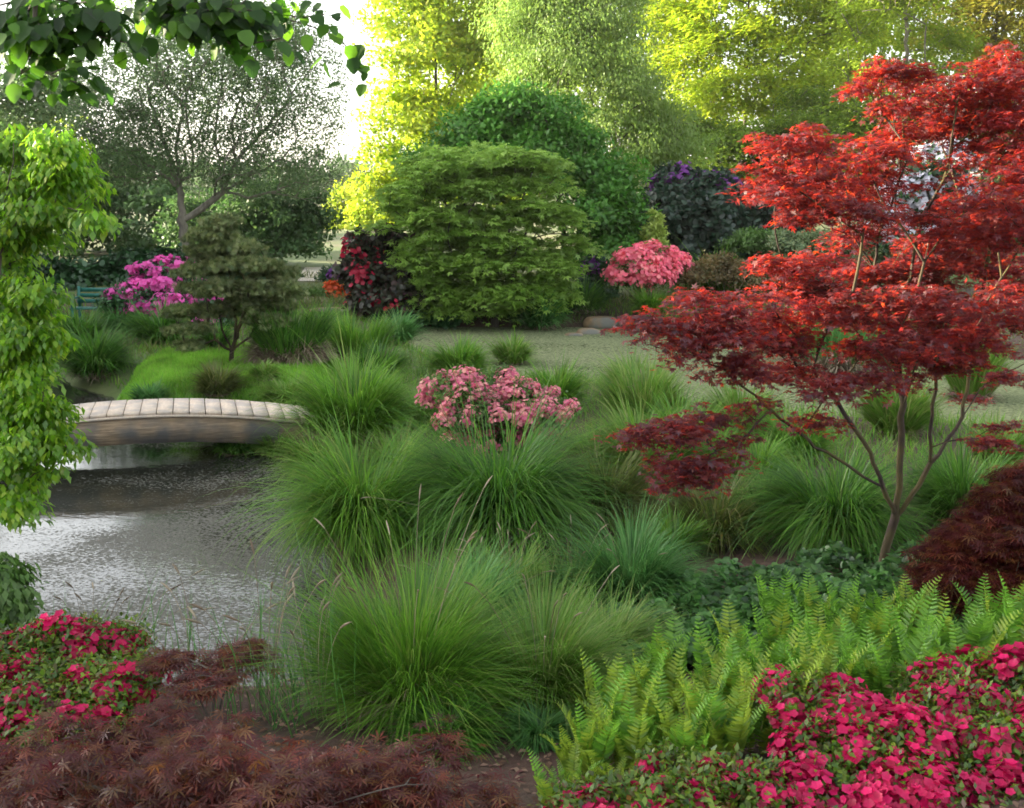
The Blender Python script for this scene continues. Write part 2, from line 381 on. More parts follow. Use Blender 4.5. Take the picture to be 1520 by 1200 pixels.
def blades(n, rng, r0, L, t0, curl, w, lean=(0, 0), segs=6, pw=1.4, stiff=0):
    """n arching blades; t0 and curl are (low, high) in degrees"""
    az = rng.random(n)*2*math.pi; rr = r0*np.sqrt(rng.random(n)); base = np.stack([rr*np.cos(az), rr*np.sin(az), np.zeros(n)], -1)
    az2 = az+rng.normal(size=n)*.5; Lb = L*rng.uniform(.55, 1.1, n)
    a0_ = np.radians(rng.uniform(*t0, n))*(.35+.65*rr/r0); cu = np.radians(rng.uniform(*curl, n)); odd = rng.random(n) < .16; cu = np.where(odd, cu*rng.uniform(.2, 1.7, n), cu); Lb = np.where(odd, Lb*rng.uniform(.7, 1.25, n), Lb); rag = .75+.25*np.sin(az*3+rng.random()*6)+.12*np.sin(az*7+rng.random()*6); Lb = Lb*np.clip(rag, .6, 1.05)
    hd = np.stack([np.cos(az2), np.sin(az2), np.zeros(n)], -1); sdv = np.stack([-np.sin(az2), np.cos(az2), np.zeros(n)], -1)
    tw = rng.normal(size=n)*.35; sdv = norm(sdv+hd*tw[:, None])
    pos = base.copy(); V = np.zeros((n, segs*2+1, 3)); wob = rng.normal(size=(n, 1))*.12
    for s in range(segs+1):
        t = s/segs; wd = w*(1-t**2.2)*(.55+.9*t if t < .4 else 1-.15*t)
        wv = (wd*rng.uniform(.95, 1.05))
        if s < segs: V[:, 2*s] = pos-sdv*wv; V[:, 2*s+1] = pos+sdv*wv
        else: V[:, 2*s] = pos
        th = a0_+cu*(t**pw)
        stp = hd*np.sin(th)[:, None]+np.array([0, 0, 1.0])*np.cos(th)[:, None]+sdv*wob*t
        pos = pos+stp*(Lb/segs)[:, None]
    V[:, :, 0] += lean[0]*(V[:, :, 2]); V[:, :, 1] += lean[1]*V[:, :, 2]
    k = segs*2+1; q = np.array([(2*s, 2*s+1, 2*s+3, 2*s+2) for s in range(segs-1)]); tr = np.array([(2*segs-2, 2*segs-1, 2*segs)])
    o = (np.arange(n)*k)[:, None, None]
    return V.reshape(-1, 3), [(q[None]+o).reshape(-1, 4), (tr[None]+o).reshape(-1, 3)]
def heads(n, rng, H, r, w=.0045):
    """thin flowering stems with a slim seed head"""
    az = rng.random(n)*2*math.pi; parts = []
    for i in range(n):
        h = H*rng.uniform(.75, 1.15); rr = r*rng.uniform(.2, 1); d = np.array([math.cos(az[i]), math.sin(az[i]), 0])
        t = np.linspace(0, 1, 7)[:, None]; pts = d*rr*(.25+.75*t**1.6)+np.array([0, 0, 1])*h*(t-.12*t**3)
        parts.append(tube(pts, np.full(7, .0016), 3))
        e = pts[-1]; dr = norm((pts[-1]-pts[-2])+d*.02-np.array([0, 0, .01])); q = e+dr*np.linspace(0, .09, 5)[:, None]+np.array([0, 0, -1])*(np.linspace(0, 1, 5)**2)[:, None]*.015
        parts.append(tube(q, np.array([.002, w*.8, w, w*.7, .001]), 5))
    return join(parts)
def tussock(loc, label, kind='fresh', pw=1.4, n=1400, L=.9, r0=.14, t0=(5, 55), curl=(40, 120), w=.0045, seed=1, dead=.2, deadL=.45, nh=0, hh=1.0, lean=(0, 0), scale=1.0, z=None, group='ornamental grass tussocks', name='grass_tussock', cat='ornamental grass', segs=6):
    rng = np.random.default_rng(seed); loc = np.array(loc, float)
    e = empty(name, loc, label, cat, group)
    V, Fc = blades(n, rng, r0, L, t0, curl, w, lean, segs, pw); V[:, 2] = np.maximum(V[:, 2], -.2)
    mk('leaf_blades', V, Fc, GM[kind], e)
    if dead:
        V, Fc = blades(int(n*dead), rng, r0*1.05, deadL, (15, 75), (60, 130), w*1.1, lean, 4); V[:, 2] = np.maximum(V[:, 2], -.2)
        mk('dead_blades', V, Fc, GM['straw'], e)
    if nh:
        V, Fc = heads(nh, rng, hh, L*.8); mk('seed_heads', V, Fc, GM['straw'], e, smooth=True)
    return e
def tuss_px(px, py, wpx, hpx, label, kind='fresh', **k):
    """tussock whose base is at photo pixel px,py, wpx wide and hpx tall in the photo"""
    g = G(px, py); Y = g[1]; wd = S(wpx, Y); h = S(hpx, Y)
    g[1] += wd*.25; g[0] *= g[1]/Y; g[2] = max(0, float(hgt(g[0], g[1])))
    L = k.pop('L', None) or math.hypot(h, wd*.5)*1.04
    kk = dict(r0=wd*.15, w=max(.0036, g[1]*.00075), seed=int(px+py*7), deadL=h*.6); kk.update(k); kk['n'] = int(kk.get('n', 1400)*1.35)
    return tussock(g, label, kind, L=L, **kk)
big = dict(n=3000, t0=(4, 62), curl=(70, 150), segs=9, pw=1.25)
tuss_px(742, 812, 300, 185, 'largest dark green grass mound with fountain of drooping blades in front of the pink azalea', 'dark', dead=.35, nh=3, hh=.5, L=1.5, **big)
tuss_px(540, 822, 235, 175, 'light green drooping grass mound at the pond edge, left of the largest mound', 'fresh', dead=.35, L=1.32, **big)
tuss_px(525, 668, 230, 125, 'spiky topped green grass tussock at the right end of the bridge', 'fresh', n=2600, dead=.2)
tuss_px(610, 1085, 360, 265, 'tall lush green grass clump at the water edge above the dark red maple foliage', 'fresh', n=4200, t0=(3, 60), curl=(25, 95), nh=9, hh=.95, dead=.35, deadL=.5, segs=8)
tuss_px(805, 1065, 270, 215, 'yellowish green sprawling grass clump beside the ferns', 'pale', n=3000, t0=(5, 70), curl=(40, 120), nh=8, hh=.75, dead=.25)
tuss_px(700, 950, 230, 110, 'blue green grass clump with pale seed heads below the largest mound', 'blue', n=1800, nh=7, hh=.6, dead=.2)
tuss_px(935, 912, 260, 115, 'blue green fine grass tussock left of the glossy ground cover', 'blue', n=2600, t0=(5, 70), nh=3, hh=.55, dead=.25)
tuss_px(850, 905, 130, 70, 'small dry tipped grass tuft between the largest mound and the blue green tussock', 'pale', n=1200, nh=8, hh=.5, dead=.5)
tuss_px(1060, 815, 210, 95, 'low olive yellow grass tussock under the lowest branch of the red maple', 'olive', n=2200, t0=(10, 75), dead=.3)
tuss_px(1235, 822, 250, 165, 'dark green upright grass mound directly behind the red maple trunk', 'dark', n=3600, dead=.6, **{k: v for k, v in big.items() if k != 'n'})
tuss_px(1425, 800, 190, 140, 'dark green grass mound right of the red maple trunk', 'dark', n=2600, dead=.4)
tuss_px(955, 740, 230, 130, 'brownish green drooping grass under the left edge of the red maple', 'pale', n=2200, dead=.6)
tuss_px(955, 645, 190, 70, 'pale feathery grass tussock right of the pink azalea at the far pond edge', 'pale', n=2200, t0=(3, 50), curl=(20, 80), nh=12, hh=.6)
tuss_px(1100, 660, 160, 60, 'pale grass tussock behind the dipping maple branch', 'pale', n=1600, t0=(3, 50), curl=(20, 80))
tuss_px(825, 612, 120, 60, 'small fresh green tussock behind the pink azalea', 'fresh', n=1600)
tuss_px(682, 565, 120, 48, 'low rounded bright green tussock beside the far pond', 'fresh', n=1700, nh=4, hh=.6)
tuss_px(432, 540, 118, 72, 'tall tussock of green tops over straight brown stems, right of the cloud pruned tree', 'dark', n=2200, r0=.42, t0=(2, 18), curl=(30, 100), dead=1.3, deadL=.55)
tuss_px(530, 545, 110, 66, 'tall tussock of green tops over brown stems at the corner of the lawn', 'fresh', n=2000, r0=.38, t0=(2, 20), curl=(30, 100), dead=1.2, deadL=.5)
tuss_px(565, 572, 90, 60, 'drooping green tussock between the lawn corner and the far pond', 'dark', n=1600)
tuss_px(480, 500, 80, 36, 'small green tussock in front of the orange azalea', 'fresh', n=1200)
tuss_px(590, 512, 90, 40, 'grey green tussock at the left corner of the far pond', 'blue', n=1200)
tuss_px(143, 572, 130, 72, 'arching grey green tussock overhanging the water beyond the bridge', 'dark', n=2200, dead=.3)
tuss_px(118, 520, 100, 52, 'green tussock in front of the bench', 'dark', n=1500)
tuss_px(240, 516, 120, 44, 'broad green tussock below the magenta rhododendron', 'dark', n=1800, dead=.3)
tuss_px(320, 520, 60, 40, 'small green tussock behind the trunk of the cloud pruned tree', 'dark', n=900)
tuss_px(325, 616, 90, 34, 'yellow green tussock on the lawn edge behind the bridge', 'olive', n=2000, t0=(3, 60), curl=(30, 100))
tuss_px(225, 628, 70, 20, 'blue green tussock on the lawn edge behind the bridge', 'blue', n=1600)
tuss_px(430, 630, 100, 34, 'soft pale tussock on the bank behind the right end of the bridge', 'pale', n=1800)
tuss_px(350, 680, 90, 26, 'dark overhanging grass in the shade under the bridge', 'dark', n=1400, dead=.6)
tuss_px(410, 682, 80, 28, 'brown tipped grass under the right end of the bridge', 'pale', n=1200, dead=.7)
tuss_px(620, 640, 110, 56, 'soft green tussock left of the pink azalea', 'pale', n=1500)
tuss_px(880, 700, 110, 56, 'green tussock right of the pink azalea blossoms', 'fresh', n=1500)
tuss_px(800, 492, 90, 56, 'dark blue green grass fountain under the green mound maple', 'blue', n=1500)
tuss_px(868, 474, 80, 48, 'dark spreading clump beside the mound maple and the stones', 'dark', n=1200)
tuss_px(1060, 442, 130, 44, 'bright green grass bank below the brown shrub', 'fresh', n=2000, t0=(3, 60))
tuss_px(1160, 436, 110, 44, 'bright green grass tuft right of the brown shrub', 'fresh', n=1600)
tuss_px(965, 470, 70, 34, 'green tuft behind the stones', 'fresh', n=1100)
tuss_px(1250, 548, 130, 70, 'grey green reed bed with straight stems seen through the red maple', 'blue', n=2400, r0=.9, t0=(1, 10), curl=(5, 40), dead=1.0, deadL=.7)
tuss_px(1440, 600, 160, 70, 'pale reeds behind the right side of the red maple', 'pale', n=2000, t0=(2, 30), curl=(10, 60))
tuss_px(1330, 655, 170, 70, 'pale tussock at the pond edge behind the maple trunk', 'pale', n=1800, t0=(3, 50), curl=(20, 80))
tuss_px(1480, 700, 120, 66, 'pale tussock at the pond edge at the far right behind the maple', 'pale', n=1500, t0=(3, 50), curl=(20, 80))
tuss_px(1120, 735, 150, 70, 'green tussock under the lower maple boughs', 'fresh', n=1600)
tuss_px(660, 1130, 180, 70, 'trailing dark grass skirt at the foot of the tall lush clump', 'dark', n=2000, t0=(20, 80), curl=(60, 120), dead=.3)
tuss_px(800, 1110, 120, 50, 'grey trailing grass beside the bare mulch', 'blue', n=1200, t0=(30, 80), curl=(60, 110), dead=.3)
tuss_px(1010, 690, 170, 90, 'green tussock behind the drooping left bough of the red maple', 'fresh', n=1700, dead=.3)
tuss_px(900, 780, 180, 110, 'brown stemmed drooping tussock right of the largest grass mound', 'olive', n=2200, dead=.7, t0=(5, 70))
tuss_px(1130, 800, 150, 90, 'dull green tussock between the olive tussock and the dark mound', 'dark', n=1700, dead=.4)
tuss_px(1180, 690, 150, 70, 'light green grass patch beneath the arching left limb of the red maple', 'fresh', n=1500)
tuss_px(1060, 700, 120, 60, 'small mid green tussock under the maple limb', 'fresh', n=1200)
tuss_px(590, 725, 150, 70, 'fine pale green tussock between the two big mounds', 'pale', n=1300)
tuss_px(470, 715, 120, 70, 'pale drooping grass fringe at the pond edge by the bridge end', 'pale', n=1500, t0=(10, 70), curl=(60, 120))
tuss_px(760, 905, 170, 70, 'dry tipped grass in front of the largest mound', 'pale', n=1300, nh=6, hh=.5, dead=.5)
tuss_px(900, 1000, 180, 110, 'pale green sprawling grass touching the ferns', 'pale', n=2000, t0=(5, 70), dead=.2)
tuss_px(760, 545, 90, 34, 'small tuft at the front edge of the far pond', 'pale', n=900)
tuss_px(395, 585, 60, 20, 'pale green tuft on the island in front of the cloud pruned tree', 'pale', n=900)
tuss_px(180, 500, 90, 40, 'small tussock between the bench and the magenta rhododendron', 'blue', n=1000)
tuss_px(1000, 835, 130, 60, 'low green tuft between the blue green tussock and the ground cover', 'fresh', n=1100, dead=.3)
tuss_px(690, 610, 120, 44, 'soft tuft behind the left of the pink azalea', 'fresh', n=1000)
tuss_px(560, 615, 130, 50, 'light green tussock behind the spiky tussock at the bridge', 'pale', n=1300)
tuss_px(940, 600, 140, 50, 'low pale grass along the near edge of the far pond', 'pale', n=1300, t0=(3, 50))
# thin upright water reeds
def reeds(px, py, label, n, H, spread, nh, seed, lean=(.15, 0)):
    g = G(px, py); rng = np.random.default_rng(seed)
    e = empty('reed_clump', g, label, 'reeds', 'thin reeds at the water edge')
    V, Fc = blades(n, rng, spread, H, (2, 25), (5, 50), .0035, lean, 6); mk('leaf_blades', V, Fc, GM['blue'], e)
    V, Fc = heads(nh, rng, H*.95, spread*1.2, .006); V[:, 0] += V[:, 2]*lean[0]; mk('seed_heads', V, Fc, GM['straw'], e, smooth=True)
reeds(395, 1060, 'thin dark green reeds at the water edge left of the lush grass clump', 60, .75, .28, 10, 5, (.05, 0))
reeds(300, 1035, 'sparse reeds with brown seed heads between the crimson azalea and the water', 34, .55, .3, 7, 6, (.18, 0))
reeds(130, 1000, 'fine leaning sedge with dark seed heads behind the crimson azalea', 80, .62, .5, 16, 7, (.35, 0))
reeds(470, 1070, 'green reeds leaning out over the water beside the lush clump', 80, .7, .25, 8, 8, (-.15, 0))
# ------------------------------------------------------------------ bridge
def bridge():
    rot = R(16); ax = np.array([math.cos(rot), math.sin(rot)]); pr = np.array([math.sin(rot), -math.cos(rot)])   # along, toward camera
    c = np.array([-4.2, 11.92])-pr*.40      # centre line peak
    zt = lambda s: .60-.050*s*s
    e = empty('footbridge', (c[0], c[1], 0), 'low arched wooden footbridge with pale plank deck and dark brown beams over the pond', 'footbridge')
    rng = np.random.default_rng(9); parts = []; s = -2.9; wdt = .84
    while s < 2.2:
        w = .175; sc = s+w/2; sl_ = -.10*sc; z = zt(sc)+rng.normal()*.002; jw = wdt+rng.normal()*.008
        V, Fc = box((0, 0, 0), (w-.010, jw, .032)); V[:, 2] += V[:, 0]*sl_
        V = np.c_[V[:, 0:1]*ax+V[:, 1:2]*-pr, V[:, 2:3]]+np.array([ax[0]*sc, ax[1]*sc, z-.016]); parts.append((V, Fc)); s += w
    V, Fc = join(parts); mk('deck', V, Fc, M['wood'], e)
    for side in (1, -1):
        S_ = np.linspace(-3.0, 2.25, 34); off = .37*side; V = []
        for q in S_:
            for (dy, dz) in ((-.035, -.036), (.035, -.036), (.035, -.355), (-.035, -.355)):
                V.append([ax[0]*q+pr[0]*(off+dy), ax[1]*q+pr[1]*(off+dy), zt(q)+dz])
        i = np.arange(len(S_)-1)[:, None]*4; j = np.arange(4)[None]; j2 = (j+1) % 4
        Fc = np.stack([i+j, i+4+j, i+4+j2, i+j2], -1).reshape(-1, 4); Fc = np.r_[Fc, [[0, 1, 2, 3]], [[len(V)-1, len(V)-2, len(V)-3, len(V)-4]]]
        mk('beam', np.array(V), Fc, M['beam'], e)
        V = []
        for q in S_:
            for (dy, dz) in ((-.012, -.034), (.012, -.034), (.012, -.062), (-.012, -.062)):
                V.append([ax[0]*q+pr[0]*(off+.050*side+dy), ax[1]*q+pr[1]*(off+.050*side+dy), zt(q)+dz])
        mk('edge_strip', np.array(V), Fc, M['wood'], e)
bridge()
# ------------------------------------------------------------------ shrubs
def shrub(name, label, cat, pads, mat, T, n, ncl, size, seed, cr=.15, flat=.6, mode='out', shell=.3, blossom=None, bark='bark', base=None, group=None, nbr=60, tip=.003, step=.1, stems=5, low=-.6, leafname='leaves', cut=None):
    rng = np.random.default_rng(seed); pads = np.asarray(pads)
    if base is None:
        c = pads[:, :3].mean(0); base = onland(c[0], c[1])
    base = np.array(base, float); e = empty(name, base, label, cat, group)
    o, C = leaves(leafname, mat, T, pads, ncl, n, size, rng, cr, flat, shell, mode, e, low, 0, cut)
    if blossom:
        bm, bn, bs, bcl, bcr = blossom[:5]; bp = pads if len(blossom) < 6 else blossom[5]
        b, _ = leaves('blossom', bm, T_FLOWER, bp, bcl, bn, bs, rng, bcr, .7, .06, 'up', e, -.2, .02)
        # flowers open outward: rebuild with outward axis
        me = b.data; bpy.data.objects.remove(b); bpy.data.meshes.remove(me)
        pos, out, _ = cloud(bp, bcl, bn, rng, bcr, .7, .08, -.25)
        V, Fc = inst(T_FLOWER, pos+out*.01, out+np.array([0, 0, .35])+rng.normal(size=out.shape)*.35, rdir(rng, len(pos)), bs*rng.uniform(.75, 1.25, len(pos)))
        ob = mk('blossom', V-base, Fc, bm, e); tag(ob, kind='stuff')
    if nbr:
        tg = C[rng.choice(len(C), min(nbr, len(C)), replace=False)]
        st = [[base+np.array([rng.normal()*.05, rng.normal()*.05, -.05]), base+(pads[k % len(pads), :3]-base)*.45] for k in range(stems)]
        st[0][0] = base-np.array([0, 0, .05])
        for q in st[1:]: q[0] = st[0][0]
        trunkmesh('stems', st, tg, M[bark], rng, e, tip=tip, step=step)
    return e
def fm(name, c1, c2, c3=None): return leafmat(name, [c1, c2, c3 or c1], trans=.35, tcol=1.2, gloss=.04, nscale=3, namp=.2)
F_CRIM = fm('crimson_petals', (.42, .004, .055), (.66, .012, .13), (.24, .003, .03))
F_PINK = fm('pink_petals', (.66, .24, .29), (.56, .11, .22), (.74, .40, .33))
F_ROSE = fm('rose_petals', (.85, .20, .27), (.80, .13, .22), (.90, .32, .33))
F_MAG = fm('magenta_petals', (.72, .10, .42), (.80, .16, .50), (.65, .07, .36))
F_PUR = fm('purple_petals', (.14, .03, .20), (.20, .05, .26), (.10, .02, .17))
F_WHITE = fm('white_petals', (.55, .55, .62), (.66, .64, .70), (.45, .46, .54))
F_ORG = fm('orange_petals', (.75, .13, .02), (.6, .07, .02), (.8, .22, .05))
F_DRED = fm('deep_red_petals', (.42, .012, .04), (.28, .008, .03), (.5, .02, .06))
L_AZ = leafmat('azalea_leaf', [(.04, .10, .01), (.09, .18, .015), (.17, .24, .02), (.03, .08, .01), (.14, .07, .02)], trans=.35, gloss=.06, rough=.35)
L_RH = leafmat('rhododendron_leaf', [(.012, .045, .014), (.022, .07, .02), (.035, .095, .03)], trans=.15, gloss=.07, rough=.35)
L_BURG = leafmat('burgundy_leaf', [(.02, .02, .014), (.035, .045, .02), (.05, .018, .02)], trans=.2, gloss=.06)
L_RHP = leafmat('dusky_leaf', [(.012, .035, .018), (.022, .05, .026), (.03, .04, .035)], trans=.15, gloss=.06, rough=.4)
L_GREEN = leafmat('mid_green_leaf', [(.05, .11, .02), (.08, .16, .03), (.11, .19, .05)], trans=.35)
L_BRONZE = leafmat('bronze_leaf', [(.14, .09, .03), (.18, .13, .05), (.10, .11, .04)], trans=.3)
# foreground crimson azaleas
RA = pads_px([(1165,1035,35,25,4.0),(1190,1060,45,35,3.9),(1235,1040,35,28,4.0),(1260,1080,60,50,3.8),(1330,1120,80,60,3.6),(1240,1140,80,60,3.5),(1420,1080,80,60,3.8),
              (1390,1030,50,35,4.1),(1450,1010,60,35,4.2),(1520,1020,60,45,4.1),(1480,1130,90,70,3.6),(1560,1110,80,80,3.7),(1350,1200,110,60,3.3),(1200,1200,90,40,3.3),(1500,1220,110,60,3.3)])
shrub('azalea', 'large crimson flowering azalea bush in front of the ferns, filling the lower right corner', 'azalea', RA, L_AZ, T_LEAF, 40000, 620, .03, 21, cr=.10, mode='out', shell=.25,
      blossom=(F_CRIM, 9500, .040, 290, .062), base=onland(1.75, 3.9), nbr=120, group='crimson azaleas')
RB = pads_px([(1060,1160,50,28,3.4),(985,1140,30,20,3.5),(900,1190,50,20,3.3),(1010,1200,70,30,3.2),(1120,1180,50,30,3.3),(870,1215,60,20,3.2)])
shrub('azalea', 'low sparse crimson azalea with scattered flowers at the foot of the ferns', 'azalea', RB, L_AZ, T_LEAF, 12000, 200, .03, 22, cr=.09, shell=.25, blossom=(F_CRIM, 900, .038, 80, .035), base=onland(.6, 3.35), nbr=60, group='crimson azaleas')
LA = pads_px([(20,985,60,40,4.7),(95,965,60,40,4.8),(160,970,50,35,4.9),(60,1030,80,45,4.5),(150,1030,70,40,4.5),(205,1010,30,35,4.7),(-50,1000,70,50,4.7),(100,1075,90,30,4.3),(0,1080,80,30,4.3)])
shrub('azalea', 'crimson flowering azalea bush by the water above the dark red maple foliage', 'azalea', LA, L_AZ, T_LEAF, 30000, 360, .032, 23, cr=.11, shell=.25, blossom=(F_CRIM, 2700, .044, 150, .055), base=onland(-1.9, 4.9), nbr=90, group='crimson azaleas')
CA = pads_px([(655,575,32,18,10.2),(690,570,30,20,10.4),(700,600,45,28,10.0),(760,590,45,26,10.3),(750,560,18,12,10.7),(735,620,60,22,9.9),(800,590,30,18,10.4),(820,610,35,20,10.2),(795,620,45,22,10.0),(680,625,30,20,9.9),(640,600,14,12,10.2),(720,655,60,24,10.0),(790,655,40,20,10.1)])
shrub('azalea', 'soft pink flowering azalea behind the largest dark grass mound', 'azalea', CA, L_GREEN, T_LEAF, 11000, 240, .04, 24, cr=.12, shell=.3, blossom=(F_PINK, 6200, .042, 260, .07), base=onland(*P(740, 640, 10.1)[:2]), nbr=90, group='azaleas')
RP = pads_px([(940,395,32,22,25),(975,385,28,20,25.4),(935,420,30,20,25),(965,415,32,22,25),(920,410,16,16,25),(985,405,16,14,25.2)])
shrub('azalea', 'rose pink flowering azalea beyond the far pond below the small conifer', 'azalea', RP, L_GREEN, T_LEAF, 3500, 110, .08, 25, cr=.22, flat=.4, blossom=(F_ROSE, 4200, .11, 110, .22), nbr=40, step=.2, group='azaleas')
shrub('azalea', 'small rose pink azalea immediately right of the larger rose pink one', 'azalea', pads_px([(1003,392,17,14,26)]), L_GREEN, T_LEAF, 600, 20, .08, 26, cr=.2, blossom=(F_ROSE, 700, .11, 18, .2), nbr=8, step=.2, group='azaleas')
MR = pads_px([(180,450,24,18,21.6),(225,400,24,14,22.2),(200,440,34,20,22),(235,425,34,24,22.2),(265,400,22,16,22.6),(195,462,26,12,21.8),(280,435,34,18,22.2),(250,455,40,16,21.8),(305,455,24,22,22),(310,480,20,14,21.6)])
shrub('rhododendron', 'magenta pink flowering rhododendron left of the cloud pruned tree', 'rhododendron', MR, L_RH, T_LEAF, 9000, 130, .11, 27, cr=.25, blossom=(F_MAG, 4200, .12, 130, .14), nbr=50, step=.2, group='rhododendrons')
DR = pads_px([(535,375,26,26,24.5),(575,370,32,28,24.8),(545,415,34,30,24.3),(590,420,36,36,24.3),(560,450,42,18,24.2),(525,400,16,16,24.4),(610,450,26,20,24.2)])
shrub('rhododendron', 'dark leaved rhododendron with deep red flowers left of the green mound maple', 'rhododendron', DR, L_BURG, T_ROUND, 9000, 150, .12, 28, cr=.25, blossom=(F_DRED, 420, .12, 90, .16, DR[[0, 2, 4, 0]]), nbr=40, step=.2, group='rhododendrons')
PR = pads_px([(955,330,34,50,31.5),(950,390,40,40,31),(1010,285,46,34,31),(1050,300,60,40,31),(1040,345,80,50,29.5),(1110,330,60,50,30),(1090,370,70,40,29),(1000,350,36,60,30.5),(1160,340,50,50,30)])
shrub('rhododendron', 'very large dark rhododendron with dull purple flowers behind the small conifer', 'rhododendron', PR, L_RHP, T_ROUND, 26000, 260, .15, 29, cr=.4, blossom=(F_PUR, 1300, .16, 60, .25, PR[2:4]), nbr=60, step=.3, group='rhododendrons')
shrub('rhododendron', 'small purple flowering shrub in the shade between the mound maple and the rose pink azalea', 'rhododendron', pads_px([(885,408,20,22,26.5)]), L_RH, T_ROUND, 1800, 30, .12, 30, cr=.25, blossom=(F_PUR, 320, .13, 22, .15), nbr=12, step=.2, group='rhododendrons')
shrub('azalea', 'small orange red azalea beside the path', 'azalea', pads_px([(502,445,14,17,28),(496,432,9,9,28)]), L_GREEN, T_LEAF, 500, 16, .1, 31, cr=.2, blossom=(F_ORG, 620, .13, 22, .15), nbr=10, step=.2, group='azaleas')
shrub('azalea', 'small purple flowering bush above the orange azalea', 'azalea', pads_px([(504,413,17,12,30)]), L_GREEN, T_LEAF, 500, 16, .1, 32, cr=.2, blossom=(F_PUR, 420, .14, 22, .15), nbr=10, step=.2, group='azaleas')
shrub('shrub', 'small bright green rounded shrub left of the orange azalea', 'shrub', pads_px([(478,442,17,17,28.5),(455,448,18,14,28.5)]), L_GREEN, T_LEAF, 2200, 40, .09, 33, cr=.2, nbr=12, step=.2, group='shrubs')
shrub('hedge', 'short clipped dark hedge behind the purple bush and path', 'hedge', pads_px([(495,410,22,12,32),(485,418,14,10,32)]), L_RH, T_LEAF, 2400, 50, .09, 34, cr=.22, nbr=8, step=.2)
BR = pads_px([(1040,408,36,20,26),(1075,398,40,22,26.5),(1115,408,30,18,26)])
shrub('shrub', 'low brownish bronze shrub right of the rose pink azalea', 'shrub', BR, L_BRONZE, T_LEAF, 8000, 120, .08, 35, cr=.25, flat=.4, nbr=30, step=.2, group='shrubs')
L_SAGE = leafmat('sage_leaf', [(.10, .16, .07), (.14, .2, .09), (.17, .2, .08)], trans=.3)
shrub('shrub', 'rounded mid green shrub in front of the dark purple rhododendron', 'shrub', pads_px([(1115,366,36,24,28),(1140,375,30,20,28)]), L_GREEN, T_LEAF, 7000, 90, .09, 36, cr=.28, nbr=20, step=.2, group='shrubs')
shrub('shrub', 'wide sage green mounded shrub just left of the sunlit maple leaves', 'shrub', pads_px([(1185,362,42,24,27),(1225,372,50,30,27.3),(1170,392,40,20,26.6),(1290,385,60,40,27)]), L_SAGE, T_LEAF, 14000, 150, .09, 37, cr=.3, flat=.4, nbr=30, step=.2, group='shrubs')
WR = pads_px([(1400,240,45,30,27),(1350,290,35,34,26.8),(1320,345,40,26,26.5),(1400,300,40,40,27.2),(1370,350,50,30,27)])
shrub('rhododendron', 'tall white flowering rhododendron glimpsed through the red maple crown', 'rhododendron', WR, L_RH, T_ROUND, 9000, 200, .14, 38, cr=.4, blossom=(F_WHITE, 6500, .17, 210, .26), nbr=40, step=.3, group='rhododendrons')
shrub('small_conifer', 'small narrow yellow green conifer standing above the rose pink azalea', 'conifer', pads_px([(972,328,8,16,27.5),(972,352,14,22,27.3),(972,380,19,22,27.2)]), leafmat('gold_conifer', [(.24, .32, .05), (.32, .4, .08), (.2, .3, .05)], trans=.3), T_LEAF, 5200, 110, .11, 39, cr=.13, flat=.9, nbr=20, step=.2, stems=1)
shrub('hedge', 'long dark rhododendron hedge behind the bench', 'hedge', pads_px([(60,420,60,36,31),(130,425,60,36,31),(190,415,50,36,31.5),(240,410,50,36,32),(-20,420,60,40,31),(420,425,40,20,33),(330,430,50,30,32.5)]), L_RH, T_ROUND, 22000, 260, .15, 40, cr=.4, blossom=(F_PINK, 60, .15, 6, .15), nbr=30, step=.3)
shrub('shrub', 'low dark green shrub on the bank under the left side of the mound maple', 'shrub', pads_px([(590,470,50,10,24.6),(650,470,50,10,24.8)]), L_RH, T_ROUND, 3500, 60, .11, 41, cr=.25, nbr=12, step=.2, group='shrubs')
shrub('shrub', 'low evergreen mat beneath the rose pink azalea', 'shrub', pads_px([(885,433,26,7,26),(850,455,26,12,25.5)]), L_RH, T_ROUND, 2000, 40, .1, 42, cr=.2, nbr=8, step=.2, group='shrubs')
# lower left green shrub
shrub('shrub', 'bright green drooping shrub at the water above the left crimson azalea', 'shrub', pads_px([(-10,880,45,45,5.6),(-60,900,60,60,5.6),(15,905,25,25,5.5)]), L_GREEN, T_LEAF, 5000, 90, .06, 43, cr=.14, mode='hang', nbr=30, group='shrubs')
